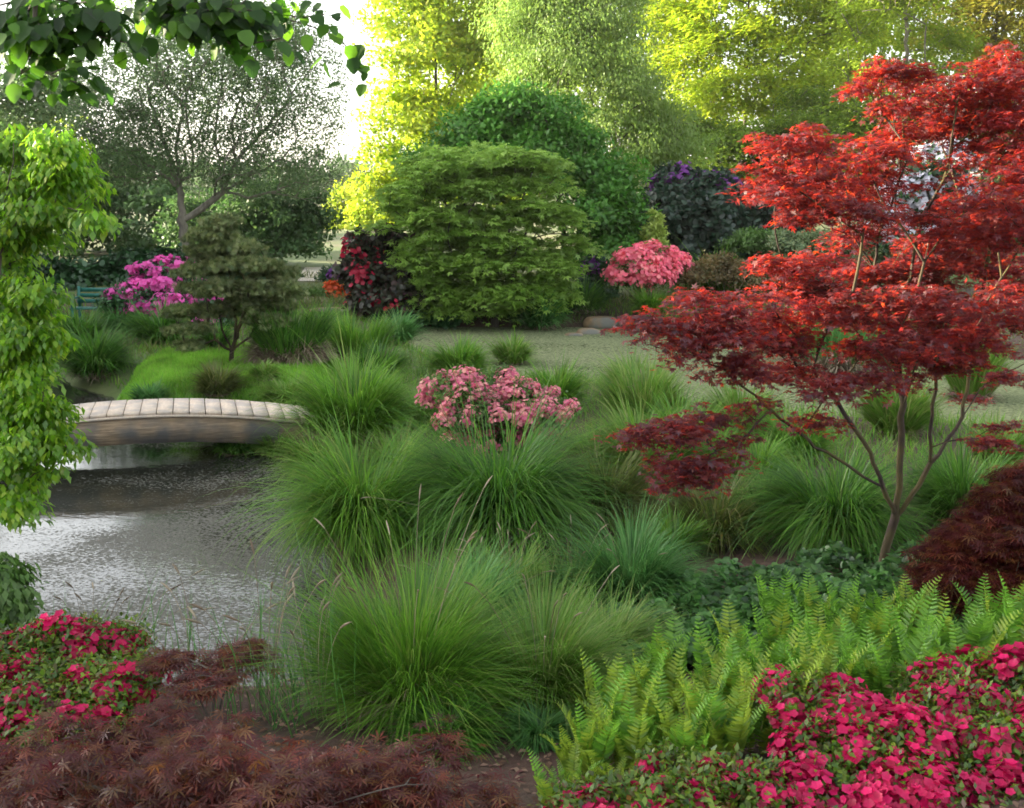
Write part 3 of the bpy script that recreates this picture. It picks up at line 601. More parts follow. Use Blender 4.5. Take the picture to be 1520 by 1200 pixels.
# ------------------------------------------------------------------ red maple
L_RED = leafmat('red_maple_leaf', [(.040, .004, .016), (.072, .006, .018), (.11, .010, .012), (.052, .005, .024), (.14, .018, .008)], trans=.45, tcol=8.0, gloss=.10, rough=.6, nscale=2, namp=.3, warm=(1.0, .85, .25))
def red_maple():
    rng = np.random.default_rng(50); g = G(1325, 826); g[1] = 7.0; g[0] = S(1325-760, 7.0); g[2] = float(hgt(g[0], g[1]))
    e = empty('japanese_maple', g, 'spreading red and purple leaved japanese maple with several slender trunks rising above the ferns', 'maple tree')
    PD = [(1490,100,60,32,7.4),(1330,105,62,20,7.2),(1420,150,80,32,7.5),(1330,155,46,18,7.0),(1490,190,70,48,7.2),(1400,185,46,18,7.8),(1180,208,60,20,6.4),(1150,262,60,26,6.3),(1230,250,70,34,6.6),(1310,225,56,20,6.8),
          (1120,285,40,14,6.2),(1200,300,60,22,6.5),(1265,310,70,20,6.3),(1480,290,62,34,6.4),(1530,260,60,40,6.8),(1400,268,36,12,6.9),(1430,335,56,26,6.6),(1520,350,60,36,6.5),
          (1230,390,60,16,7.8),(1300,420,70,16,7.6),(1380,385,80,20,7.9),(1490,395,50,22,7.7),(1190,420,60,20,7.2),(1130,450,70,20,6.5),(1050,462,80,22,6.2),(1250,450,80,24,6.4),(1370,440,80,26,6.3),(1480,450,70,30,6.4),
          (975,490,62,18,6.0),(1060,505,90,26,6.1),(1150,500,80,26,6.5),(1090,545,70,16,6.2),(1010,530,50,14,6.0),(1190,545,50,12,6.6),(1340,510,70,22,6.2),(1440,505,60,24,6.5),(1280,560,72,18,6.1),(1230,575,46,16,6.0),(1350,565,40,16,6.6),(1220,470,60,20,7.0),
          (930,645,46,14,5.9),(990,640,60,18,5.9),(1060,620,60,18,6.2),(1040,690,72,22,5.8),(1100,655,40,14,6.1),(1000,715,36,12,5.8),(1160,560,50,8,7.0),(1500,560,36,10,7.2),(1420,590,34,8,7.6),(1495,630,34,10,6.6),(1480,655,40,10,6.4),(1200,620,40,8,6.3),(1130,600,40,8,6.2),(1180,325,30,8,6.3),
          (930,500,26,8,5.9),(1340,400,60,14,7.3),(1270,400,50,14,7.4),(1240,340,40,8,7.2),(1150,390,50,10,7.0),(1460,330,50,30,7.2),(1400,430,60,20,7.3),(1500,310,50,30,7.2),(1370,490,50,16,7.2),(1270,510,50,12,6.7),(1560,450,50,60,6.8),(1570,150,60,60,7.2)]
    PD += [(1380,320,50,16,7.2),(1300,345,50,12,7.3),(1380,360,60,12,7.5),(1260,360,40,8,7.6),(1440,240,40,18,7.0),(1360,230,30,10,7.0),(1500,420,50,26,7.0),(1420,520,50,26,6.8),(1300,520,50,20,7.1),(1050,440,50,10,6.3),(960,470,40,8,6.0),(1300,270,60,24,7.0),(1280,130,30,12,7.1),(1440,130,60,30,7.0),(1500,150,60,40,6.9),(1440,185,60,28,7.3),(1340,190,50,24,7.3),(1250,285,60,22,7.3),(1480,330,60,26,6.8),(1440,300,50,20,7.2),(1510,215,40,24,7.0),
           (1160,285,60,18,6.8),(1210,225,60,22,7.0),(1420,390,70,22,7.2),(1310,470,70,20,6.8),(1420,470,70,22,7.1),(1100,480,70,20,6.9),(1200,440,60,16,7.3),(1500,480,50,26,6.9),(1380,530,50,18,6.8),(1460,370,50,22,7.4)]
    pads = pads_px([(a[0], a[1], a[2]*1.04, a[3]*1.2, a[4], .6) for a in PD])
    o, C = leaves('crown', L_RED, T_PALM, pads, 1900, 66000, .034, rng, .125, .24, .5, 'up', e, -.9)
    def q(px, py, Y): return P(px, py, Y)
    b = g-np.array([0, 0, .08]); k1 = q(1328, 770, 7.0)
    stems = [[b, k1, q(1336, 700, 7.0), q(1338, 600, 7.0), q(1330, 520, 7.0), q(1335, 440, 7.1)],
             [k1, q(1310, 725, 6.9), q(1240, 680, 6.7), q(1170, 630, 6.5), q(1120, 590, 6.3), q(1075, 550, 6.2), q(1000, 510, 6.1)],
             [k1+0.0, q(1365, 720, 7.0), q(1385, 690, 7.0), q(1425, 620, 7.1), q(1455, 575, 7.2), q(1530, 535, 7.3)],
             [q(1385, 690, 7.0), q(1382, 620, 6.9), q(1392, 540, 6.8), q(1400, 480, 6.7)],
             [q(1310, 725, 6.9), q(1280, 650, 6.8), q(1230, 580, 6.7), q(1180, 540, 6.6)],
             [q(1338, 600, 7.0), q(1320, 480, 7.3), q(1297, 400, 7.4), q(1270, 355, 7.2), q(1190, 320, 6.8)],
             [q(1297, 400, 7.4), q(1310, 330, 7.2), q(1335, 260, 7.2), q(1340, 180, 7.2)],
             [q(1425, 620, 7.1), q(1445, 520, 7.2), q(1460, 420, 7.2), q(1470, 300, 7.2), q(1480, 180, 7.3)],
             [q(1338, 600, 7.0), q(1390, 420, 7.5), q(1420, 350, 7.4), q(1440, 250, 7.4)]]
    tg = C[rng.choice(len(C), 420, replace=False)]
    trunkmesh('trunk', stems, tg, M['bark_mossy'], rng, e, tip=.0028, step=.09, p=2.35, wig=.16, arch=.12, sides=8, pathw=.55)
red_maple()
L_LACE = leafmat('lace_maple_leaf', [(.040, .006, .008), (.085, .014, .010), (.06, .008, .014), (.11, .048, .010), (.17, .030, .020)], trans=.4, tcol=2.4, gloss=.05, rough=.4, nscale=2, namp=.3)
LM = pads_px([(1500,760,50,40,6.0),(1470,800,60,36,5.9),(1430,820,50,30,5.9),(1530,720,50,30,6.2),(1520,830,70,50,5.7),(1440,860,50,30,5.7),(1490,890,60,30,5.6),(1570,800,70,90,5.9),(1395,855,28,18,5.9),(1560,900,60,40,5.6)])
shrub('laceleaf_maple', 'mounded purple red laceleaf maple beside the fern bed at the picture edge', 'maple', LM, L_LACE, T_LACE, 26000, 420, .055, 51, cr=.13, flat=.35, mode='up', shell=.18, base=onland(*P(1530, 900, 5.9)[:2]), nbr=140, bark='bark', step=.08)
FM = pads_px([(40,1125,90,16,3.4),(180,1100,80,12,3.6),(320,1095,80,10,3.7),(430,1120,80,12,3.5),(570,1130,60,10,3.5),(650,1110,46,9,3.6),(250,1130,80,12,3.5),(100,1160,140,36,3.2),(300,1150,140,36,3.2),(480,1170,130,36,3.2),(630,1175,90,30,3.2),
              (720,1205,60,14,3.2),(-60,1150,90,40,3.4),(380,1210,170,30,3.1),(150,1220,170,30,3.1),(600,1230,120,30,3.1),(230,1062,50,4,3.9),(100,1078,50,5,3.7),(60,1180,80,20,3.0),(420,1190,90,20,3.0)])
def front_maple():
    rng = np.random.default_rng(52); base = onland(-.9, 2.9)
    e = empty('laceleaf_maple', base, 'low spreading dark bronze red laceleaf maple with bare arching branch along the lower left edge', 'maple')
    o, C = leaves('crown', L_LACE, T_LACE, FM, 330, 5400, .052, rng, .10, .6, .6, 'up', e, -.9)
    st = [[base-np.array([0, 0, .1]), P(500, 1190, 3.1), P(445, 1163, 3.15), P(400, 1125, 3.2), P(360, 1102, 3.25), P(300, 1112, 3.3)],
          [P(500, 1190, 3.1), P(560, 1172, 3.1), P(640, 1165, 3.15)], [base, P(300, 1200, 3.1), P(100, 1160, 3.2), P(20, 1140, 3.2)]]
    tg = C[rng.choice(len(C), 320, replace=False)]
    trunkmesh('trunk', st, tg, M['bark'], rng, e, tip=.0020, step=.07, p=2.2)
front_maple()
# red sprigs over water
shrub('maple_sprig', 'few flat rust red leaf sprays floating above the water beside the reeds', 'maple', pads_px([(350,962,34,4,4.6),(375,975,30,4,4.6),(320,985,40,5,4.5),(255,975,34,6,4.5),(300,1010,50,8,4.3)]), L_LACE, T_LACE, 700, 50, .055, 53, cr=.09, flat=.15, mode='up', base=onland(-1.25, 4.2), nbr=30)
# ------------------------------------------------------------------ cloud pruned tree on the island
L_NEED = leafmat('cloud_needles', [(.07, .11, .035), (.12, .16, .05), (.18, .20, .08), (.06, .09, .03)], trans=.25, gloss=.04, nscale=3)
def cloud_tree():
    rng = np.random.default_rng(60); g = G(343, 540); Y = g[1]
    e = empty('cloud_pruned_tree', g, 'dark green cloud pruned pine like tree with layered pads on the island lawn', 'pruned tree')
    PD = [(330,330,26,10,0),(318,350,42,11,.1),(345,368,46,12,-.1),(300,375,36,10,.2),(362,392,50,13,-.3),(310,400,46,11,.1),(405,405,36,14,.1),(345,425,50,12,-.4),(415,428,32,15,-.2),(290,428,40,9,.2),(375,448,46,13,-.1),(405,452,34,12,.2),
          (285,462,40,9,-.1),(330,462,36,10,.2),(288,487,36,5,-.3),(285,511,26,3,-.3),(395,474,30,7,-.3),(255,462,14,5,0)]
    pads = pads_px([(a, b, c, d, Y+k) for a, b, c, d, k in PD])
    pads[:, 3] *= 1.12; pads[:, 4] *= 1.1; pads[:, 5] *= .85
    o, C = leaves('crown', L_NEED, T_NEED, pads, 460, 24000, .075, rng, .12, .24, .4, 'rand', e, -.7)
    q = lambda a, b, k=0: P(a, b, Y+k)
    b0 = g-np.array([0, 0, .05])
    st = [[b0, q(345, 520), q(352, 490), q(345, 450), q(340, 400), q(330, 350)], [q(345, 525), q(320, 505, -.1), q(312, 480, -.1), q(290, 450)],
          [q(345, 520), q(372, 500), q(385, 470), q(410, 430)], [q(345, 522), q(330, 490, .1), q(325, 460, .1), q(315, 410, .1)], [q(320, 505, -.1), q(300, 512, -.2), q(275, 512, -.3)],
          [q(352, 490), q(368, 460), q(375, 420)], [q(348, 512), q(358, 480, -.1), q(368, 440, -.2)]]
    trunkmesh('trunk', st, C[rng.choice(len(C), 160, replace=False)], M['bark_mossy'], rng, e, tip=.006, step=.12, p=2.4)
cloud_tree()
# ------------------------------------------------------------------ green mound maple and dark dome tree
L_MM = leafmat('mound_maple_leaf', [(.13, .24, .03), (.18, .31, .045), (.23, .36, .06), (.14, .26, .045)], trans=.4, tcol=1.5, gloss=.05, nscale=.9, namp=.25)
def mound_maple():
    rng = np.random.default_rng(61); g = G(735, 482)
    e = empty('mound_maple', g, 'broad dome shaped japanese maple with layered light green leaves at the far pond edge', 'maple tree')
    PD = [(700,225,60,14),(640,245,50,14),(760,240,60,14),(800,255,40,12),(610,270,44,13),(680,270,60,16),(740,275,60,16),(820,285,36,13),(590,300,40,12),(650,310,56,16),(720,320,56,16),(790,310,50,15),(845,325,30,12),(600,335,44,14),
          (670,350,56,16),(750,350,56,16),(820,350,44,15),(590,370,38,14),(640,385,50,16),(710,385,56,16),(780,385,54,16),(845,375,30,14),(620,410,40,14),(680,420,50,15),(740,425,54,15),(800,418,50,15),(640,438,34,12),(700,450,46,12),(770,448,44,12),(825,440,26,10),(660,455,30,10),(570,300,20,10),(865,370,14,8)]
    PD = [(a, b, c, d, 24.9-.9*math.sin(max(0, min(1, (b-200)/250))*math.pi*.6)*(1-abs(a-715)/260)) for a, b, c, d in PD]
    pads = pads_px([(*a, .9) for a in PD])
    fill = pads_px([(700,300,120,70,26.2),(720,400,120,60,26.2)])
    o, C = leaves('crown', L_MM, T_PALM, np.r_[pads, fill], 430, 34000, .13, rng, .52, .20, .2, 'up', e, -.9)
    tops = [P(660, 300, 25.4), P(740, 290, 25.4), P(800, 340, 25.2), P(620, 360, 25.2)]
    st = [[g-np.array([0, 0, .1]), P(735, 455, g[1]), tops[0]]]+[[P(735, 455, g[1]), t_] for t_ in tops[1:]]
    trunkmesh('trunk', st, C[rng.choice(len(C), 240, replace=False)], M['bark'], rng, e, tip=.012, step=.25, p=2.3)
mound_maple()
L_DD = leafmat('dome_leaf', [(.035, .13, .012), (.06, .19, .016), (.09, .23, .025)], trans=.3, tcol=1.5, gloss=.05, nscale=.8, namp=.3)
DT = pads_px([(700,190,38,30,29),(760,165,54,26,29),(820,180,36,30,29),(855,205,30,26,28.8),(670,225,34,26,29),(860,240,50,44,28.6),(900,270,34,36,28.4),(890,320,46,50,28),(915,350,32,50,27.8),(880,385,44,36,28),(780,240,90,50,29),(650,250,40,30,29.2)])
def generic_tree(name, label, pads, mat, T, n, ncl, size, seed, cr, flat, mode, shell=.3, trunk_px=None, Yt=None, bark='bark', tip=.012, nbr=160, step=.35, lean=None, group='trees', cat='tree', pathw=.35, p=2.3, low=-.7, extra=None, cut=None):
    rng = np.random.default_rng(seed); c = pads[:, :3].mean(0)
    x = S(trunk_px-760, Yt) if trunk_px is not None else c[0]; y = Yt or c[1]; base = onland(x, y)
    e = empty(name, base, label, cat, group)
    o, C = leaves('crown', mat, T, pads, ncl, n, size, rng, cr, flat, shell, mode, e, low, 0, cut)
    top = c.copy(); top[2] = pads[:, 2].max()
    st = [[base-np.array([0, 0, .2]), base+(top-base)*np.array([.15, .15, .35]), base+(top-base)*np.array([.5, .5, .65]), top]] + (extra or [])
    trunkmesh('trunk', st, C[rng.choice(len(C), min(nbr, len(C)), replace=False)], M[bark], rng, e, tip=tip, step=step, p=p, pathw=pathw)
    return e
generic_tree('dome_tree', 'tall dark green leafy tree rising directly behind the green mound maple', DT, L_DD, T_LEAF, 42000, 210, .15, 62, .62, .55, 'out', trunk_px=840, Yt=28.8)
# ------------------------------------------------------------------ willow-like open tree
L_WIL = leafmat('open_tree_leaf', [(.08, .14, .05), (.11, .18, .07), (.15, .21, .09)], trans=.5, tcol=1.7, gloss=.05, nscale=1)
def open_tree():
    rng = np.random.default_rng(63); Y = 33.0; g = onland(S(285-760, Y), Y)
    e = empty('open_crowned_tree', g, 'large grey green tree with airy spreading crown and dark limbs against the pale sky', 'tree')
    q = lambda a, b, k=0: P(a, b, Y+k)
    PD = [(310,110,190,100),(200,160,120,90),(420,140,100,110),(300,40,160,60),(150,200,80,60),(470,230,50,90),(380,240,110,60),(250,230,110,50),(420,50,70,60)]
    pads = pads_px([(*a, Y, .8) for a in PD])
    o, C = leaves('crown', L_WIL, T_LEAF, pads, 2900, 84000, .085, rng, .38, .8, .5, 'rand', e, -1)
    st = [[g-np.array([0, 0, .2]), q(272, 350), q(268, 290), q(240, 200), q(215, 120), q(195, 80), q(180, 30)], [q(272, 330), q(330, 285), q(350, 240), q(420, 160), q(470, 90), q(500, 60)],
          [q(268, 290), q(262, 220), q(280, 130), q(300, 50)], [q(350, 240), q(345, 180), q(375, 100), q(395, 30)], [q(268, 280), q(200, 230), q(140, 205), q(100, 190)], [q(330, 285), q(420, 235), q(480, 260)], [q(330, 285), q(320, 200), q(330, 120)]]
    trunkmesh('trunk', st, C[rng.choice(len(C), 1000, replace=False)], M['bark_pale'], rng, e, tip=.009, step=.22, p=2.25, wig=.2, arch=.15)
open_tree()
L_DK = leafmat('shade_tree_leaf', [(.04, .09, .025), (.06, .13, .035), (.09, .16, .045)], trans=.3, nscale=.6, namp=.3)
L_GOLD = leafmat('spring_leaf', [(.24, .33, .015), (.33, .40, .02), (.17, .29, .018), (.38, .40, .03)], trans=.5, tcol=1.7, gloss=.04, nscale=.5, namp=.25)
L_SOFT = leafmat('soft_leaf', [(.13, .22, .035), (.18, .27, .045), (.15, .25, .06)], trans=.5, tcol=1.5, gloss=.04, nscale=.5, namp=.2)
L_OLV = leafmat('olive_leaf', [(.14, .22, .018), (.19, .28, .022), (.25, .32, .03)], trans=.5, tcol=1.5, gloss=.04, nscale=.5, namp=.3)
L_OLVD = leafmat('shaded_olive_leaf', [(.06, .12, .012), (.10, .17, .016), (.14, .20, .02)], trans=.45, tcol=1.5, gloss=.04, nscale=.5, namp=.3)  # darker copy of the olive leaf, deep shade put into its colour
L_BRN = leafmat('amber_leaf', [(.32, .27, .04), (.36, .34, .045), (.26, .30, .04)], trans=.45, tcol=1.5, gloss=.04, nscale=.5, namp=.3)
BT = 'trees behind the garden'
generic_tree('broadleaf_tree', 'dense dark tree low behind the left side of the open crowned tree', pads_px([(120,300,80,60,46),(180,270,80,50,47),(230,330,70,60,45),(60,320,70,60,46),(0,280,80,90,47),(130,370,100,50,45)]), L_DK, T_LEAF, 24000, 260, .24, 70, .8, .5, 'out', group=BT)
generic_tree('broadleaf_tree', 'leafy green tree low behind the right limbs of the open crowned tree', pads_px([(400,320,70,50,38),(440,350,50,50,38),(360,360,60,50,38),(300,340,60,60,40),(470,320,30,40,38)]), L_DK, T_LEAF, 16000, 200, .18, 71, .6, .5, 'out', group=BT)
generic_tree('broadleaf_tree', 'grey green tree far behind the left shrub', pads_px([(20,180,90,80,50),(80,150,60,60,50),(-60,200,90,100,50)]), L_WIL, T_LEAF, 14000, 240, .22, 72, .8, .6, 'rand', group=BT)
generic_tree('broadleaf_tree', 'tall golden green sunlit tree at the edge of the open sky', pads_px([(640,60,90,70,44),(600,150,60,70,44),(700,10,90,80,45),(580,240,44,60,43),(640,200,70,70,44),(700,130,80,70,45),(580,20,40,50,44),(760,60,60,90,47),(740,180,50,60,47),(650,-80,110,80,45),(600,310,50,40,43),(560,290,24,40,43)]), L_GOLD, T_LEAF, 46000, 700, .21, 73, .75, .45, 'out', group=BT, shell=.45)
generic_tree('broadleaf_tree', 'distant glowing yellow bushy tree at the end of the lawn', pads_px([(530,300,36,24,70),(510,330,30,26,70),(545,335,34,30,68),(490,345,20,20,72)]), L_GOLD, T_LEAF, 12000, 140, .32, 74, .9, .6, 'out', group=BT, trunk_px=530, Yt=70)
generic_tree('birch_tree', 'tall soft green feathery tree behind the dark dome tree', pads_px([(870,90,110,90,37),(800,40,80,80,37.5),(930,180,90,90,36.5),(960,260,80,60,36),(870,220,60,70,37),(1000,210,60,60,36.5),(880,-20,100,80,38),(790,120,60,60,38)]), L_SOFT, T_LEAF, 80000, 900, .11, 75, .65, .6, 'hang', group=BT, shell=.5, trunk_px=870, Yt=37.3)
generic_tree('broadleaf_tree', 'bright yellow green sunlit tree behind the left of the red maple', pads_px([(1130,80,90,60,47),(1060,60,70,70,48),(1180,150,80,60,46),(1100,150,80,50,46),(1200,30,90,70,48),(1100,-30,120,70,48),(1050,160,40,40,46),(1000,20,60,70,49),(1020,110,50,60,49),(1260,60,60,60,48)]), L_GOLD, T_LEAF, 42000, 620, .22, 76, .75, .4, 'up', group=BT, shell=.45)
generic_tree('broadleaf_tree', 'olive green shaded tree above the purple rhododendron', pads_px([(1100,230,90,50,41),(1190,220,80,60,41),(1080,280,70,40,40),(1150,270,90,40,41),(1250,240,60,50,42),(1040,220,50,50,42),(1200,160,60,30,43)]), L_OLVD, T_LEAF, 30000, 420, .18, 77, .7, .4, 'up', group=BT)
generic_tree('slender_tree', 'tall slender pale trunked tree above the red maple crown', pads_px([(1330,20,90,50,40),(1290,100,60,40,40),(1390,90,60,50,40.5),(1340,150,50,40,40),(1330,-50,110,50,40)]), L_OLV, T_LEAF, 20000, 420, .16, 78, .6, .45, 'up', group=BT, bark='bark_pale', trunk_px=1332, Yt=40, tip=.014)
generic_tree('broadleaf_tree', 'amber tinged tree in the upper right corner behind the red maple', pads_px([(1480,30,90,60,45),(1540,90,80,80,45),(1420,60,60,50,46),(1500,150,70,60,45),(1450,-40,120,60,46)]), L_BRN, T_LEAF, 26000, 380, .21, 79, .75, .4, 'up', group=BT)
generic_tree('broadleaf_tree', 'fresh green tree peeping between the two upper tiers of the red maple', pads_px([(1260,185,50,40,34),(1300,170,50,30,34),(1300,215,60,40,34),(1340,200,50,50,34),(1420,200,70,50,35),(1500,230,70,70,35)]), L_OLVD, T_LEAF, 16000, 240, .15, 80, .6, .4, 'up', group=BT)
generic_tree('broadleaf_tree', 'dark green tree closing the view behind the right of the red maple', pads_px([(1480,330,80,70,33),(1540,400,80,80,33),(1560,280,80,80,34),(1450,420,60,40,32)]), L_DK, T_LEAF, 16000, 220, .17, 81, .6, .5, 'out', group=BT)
# far wood closing the view
def far_wood():
    rng = np.random.default_rng(90); pd = []
    for x in np.arange(-4, 62, 3.2): pd.append([x+rng.normal(), 66+rng.normal()*2.5-abs(x-25)*.1, rng.uniform(4, 11), 3.8, 3.2, 5.5])
    for x in np.arange(3, 62, 4): pd.append([x, 68+rng.normal()*2, rng.uniform(14, 19), 4, 3, 5.5])
    for x in np.arange(-60, -22, 3.5): pd.append([x, 64+rng.normal()*3, rng.uniform(2.5, 5), 3, 3, 4])
    pd = np.array(pd); o, C = leaves('woodland', L_OLV, T_LEAF, pd, 2600, 110000, .42, rng, 1.3, .5, .35, 'out')
    tag(o, 'mass of green woodland closing the view behind all the garden trees', None, None, 'stuff')
    V = []; parts = []
    for x in np.arange(-14, -4, .9): pd
    pd2 = np.array([[x, 190+rng.normal()*6, rng.uniform(3, 5.0), 6, 6, rng.uniform(3, 4.2)] for x in np.arange(-110, 10, 7.0)])
    o, C = leaves('woodland', L_DK, T_LEAF, pd2, 500, 26000, 1.0, rng, 2.4, .5, .35, 'out'); tag(o, 'low distant tree line below the bright sky', None, None, 'stuff')
far_wood()
# ------------------------------------------------------------------ left foreground shrub-tree and overhanging branch
L_FRESH = leafmat('fresh_leaf', [(.09, .23, .01), (.15, .33, .012), (.23, .40, .02), (.06, .18, .012), (.30, .42, .03)], trans=.5, tcol=1.5, gloss=.06, rough=.35, nscale=1.5, namp=.3)
LS = pads_px([(20,215,50,14,6.3),(60,235,34,12,6.2),(20,275,50,14,6.1),(100,275,34,9,6.0),(60,315,60,12,6.0),(110,345,22,9,5.9),(30,350,50,14,6.0),(50,430,45,20,5.9),(15,460,50,34,6.0),(40,500,44,20,5.8),(20,540,50,24,5.9),
              (50,560,34,18,5.8),(70,605,34,12,5.8),(20,620,50,24,5.9),(30,665,60,20,5.7),(85,690,22,12,5.7),(15,710,50,20,5.8),(15,755,30,22,5.7),(-70,300,40,120,6.2),(-70,500,40,120,6.1),(-70,690,50,80,6.0),(20,390,30,12,6.2),(10,330,50,20,6.2),(30,640,50,20,6.0),(10,680,60,24,5.9),(60,635,30,12,5.9),(30,590,44,20,6.0),(30,520,40,20,6.0),(130,280,24,8,5.9),(90,215,24,8,6.1),(90,255,40,10,6.0),(140,330,16,10,5.8),(75,450,22,9,5.8),(85,500,16,8,5.8),(100,665,20,7,5.7)])
generic_tree('broadleaf_shrub', 'tall bright yellow green leafy shrub at the left edge overhanging the bridge', LS, L_FRESH, T_LEAF, 24000, 330, .050, 100, .12, .6, 'hang', trunk_px=-90, Yt=6.2, tip=.003, nbr=220, step=.1, group='shrubs', cat='shrub', shell=.3)
L_HEART = leafmat('heart_leaf', [(.012, .04, .003), (.02, .065, .005), (.035, .10, .006), (.09, .21, .012)], trans=.5, tcol=2.4, gloss=.05, rough=.4, nscale=3, namp=.3)
def overhang():
    rng = np.random.default_rng(101); base = onland(-6.5, 2.0)
    e = empty('heart_leaved_tree', base, 'overhanging bough with dark heart shaped leaves hanging from above into the sky', 'tree')
    PD = [(40,20,70,22,3.4),(150,15,80,22,3.4),(260,5,70,18,3.5),(350,10,70,20,3.5),(420,12,50,16,3.6),(60,60,50,22,3.3),(25,100,30,26,3.3),(95,110,24,22,3.3),(280,40,30,12,3.4),(340,45,16,10,3.5),(190,50,30,14,3.4),(475,25,16,14,3.6),(395,60,22,20,3.5),(325,85,18,8,3.5),(525,95,14,10,3.7),(200,70,16,8,3.4),(100,80,20,30,3.35),(30,50,40,30,3.4),
          (490,40,8,8,3.6),(310,20,60,22,3.5),(140,40,40,20,3.4)]
    pads = pads_px([(*a, .7) for a in PD])
    pos, out, C = cloud(pads, 170, 900, rng, .07, .9, .5, -1)
    up = np.array([[.2, -1.3, -2.6], [-1.2, -.6, -.6], [0, 0, 0]])
    can = []
    for k in range(34):
        x = rng.uniform(-9, 3.2); y = rng.uniform(.5, 8.5); zmin = 3+.163*y+.95
        can.append([x, y, zmin+rng.uniform(.1, 2.6), 1.0, .9, .42])
    can = np.array(can); pc, oc, Cc = cloud(can, 420, 17000, rng, .42, .4, .5, -1)
    keep = pc[:, 2] > 3+.175*np.maximum(pc[:, 1], .5)+.12; pc, oc = pc[keep], oc[keep]
    pos = np.r_[pos, pc]; out = np.r_[out, oc]; sz = np.r_[rng.uniform(.032, .062, 900), rng.uniform(.06, .11, len(pc))]
    d, nn = orient('hang', out, rng); V, Fc = inst(T_ROUND, pos, d, nn+np.array([0, -.9, 0]), sz)
    mk('crown', V-base, Fc, L_HEART, e)
    st = [[base-np.array([0, 0, .2]), np.array([-6.0, 2.2, 3.2]), np.array([-4.5, 2.6, 4.7]), np.array([-2.5, 3.1, 4.9]), np.array([0, 3.8, 5.3]), np.array([2, 4.5, 5.6])],
          [np.array([-2.5, 3.1, 4.9]), P(150, -60, 3.4), P(235, -20, 3.45), P(300, 25, 3.5), P(345, 70, 3.5)], [P(235, -20, 3.45), P(380, 15, 3.6), P(450, 25, 3.7), P(500, 60, 3.75), P(535, 95, 3.8)],
          [P(150, -60, 3.4), P(60, -10, 3.35), P(50, 60, 3.3), P(30, 110, 3.3)]]
    trunkmesh('trunk', st, np.r_[C[:110], Cc[rng.choice(len(Cc), 120, replace=False)]], M['bark'], rng, e, tip=.0022, step=.12, p=2.3)
overhang()
# ------------------------------------------------------------------ ferns
L_FERN = leafmat('fern_green', [(.07, .18, .015), (.11, .27, .02), (.16, .33, .03), (.10, .23, .03)], trans=.45, tcol=1.5, gloss=.05, nscale=4, namp=.25)
L_FERNY = leafmat('fern_yellow_green', [(.17, .26, .02), (.24, .33, .03), (.14, .25, .03)], trans=.45, tcol=1.5, gloss=.05, nscale=4, namp=.25)
def frond(L, rng, tilt, curl, W_=.085):
    n = 34; t = np.linspace(0, 1, n); th = np.radians(tilt+curl*t**2.2); ds = L/(n-1)
    y = np.concatenate([[0], np.cumsum(np.sin(th[:-1])*ds)]); z = np.concatenate([[0], np.cumsum(np.cos(th[:-1])*ds)])
    x = np.sin(t*3+rng.random()*3)*.012; x -= x[0]; pts = np.stack([x, y, z], -1); parts = [tube(pts, .0028*(1-t*.8), 4)]
    tan = norm(np.gradient(pts, axis=0)); side = np.tile(np.array([1.0, 0, 0]), (n, 1)); nr = norm(np.cross(side, tan))
    pl = np.sin(np.clip((t-.10)/.9, 0, 1)**.75*math.pi)**.75*W_*1.25+.004; pl[t < .12] = 0
    T = ([(0,0,0),(-.15,.16,.0),(-.12,.6,-.05),(0,1,-.25),(.12,.6,-.05),(.15,.16,.0)], [(0,1,2,3),(0,3,4,5)])
    # two pinnae rows, interpolate extra rows
    tt = np.linspace(.10, 1, 23); ip = lambda A: np.stack([np.interp(tt, t, A[:, k]) for k in range(3)], -1)
    pp, ta, nn = ip(pts), ip(tan), ip(nr); ll = np.interp(tt, t, pl)
    for sgn in (-1, 1):
        d = side[0]*sgn+ta*.38+nn*.12+rng.normal(size=pp.shape)*.07
        parts.append(inst(T, pp, d, nn*-1+rng.normal(size=pp.shape)*.12, ll*rng.uniform(.85, 1.1, len(ll))))
    return join(parts)
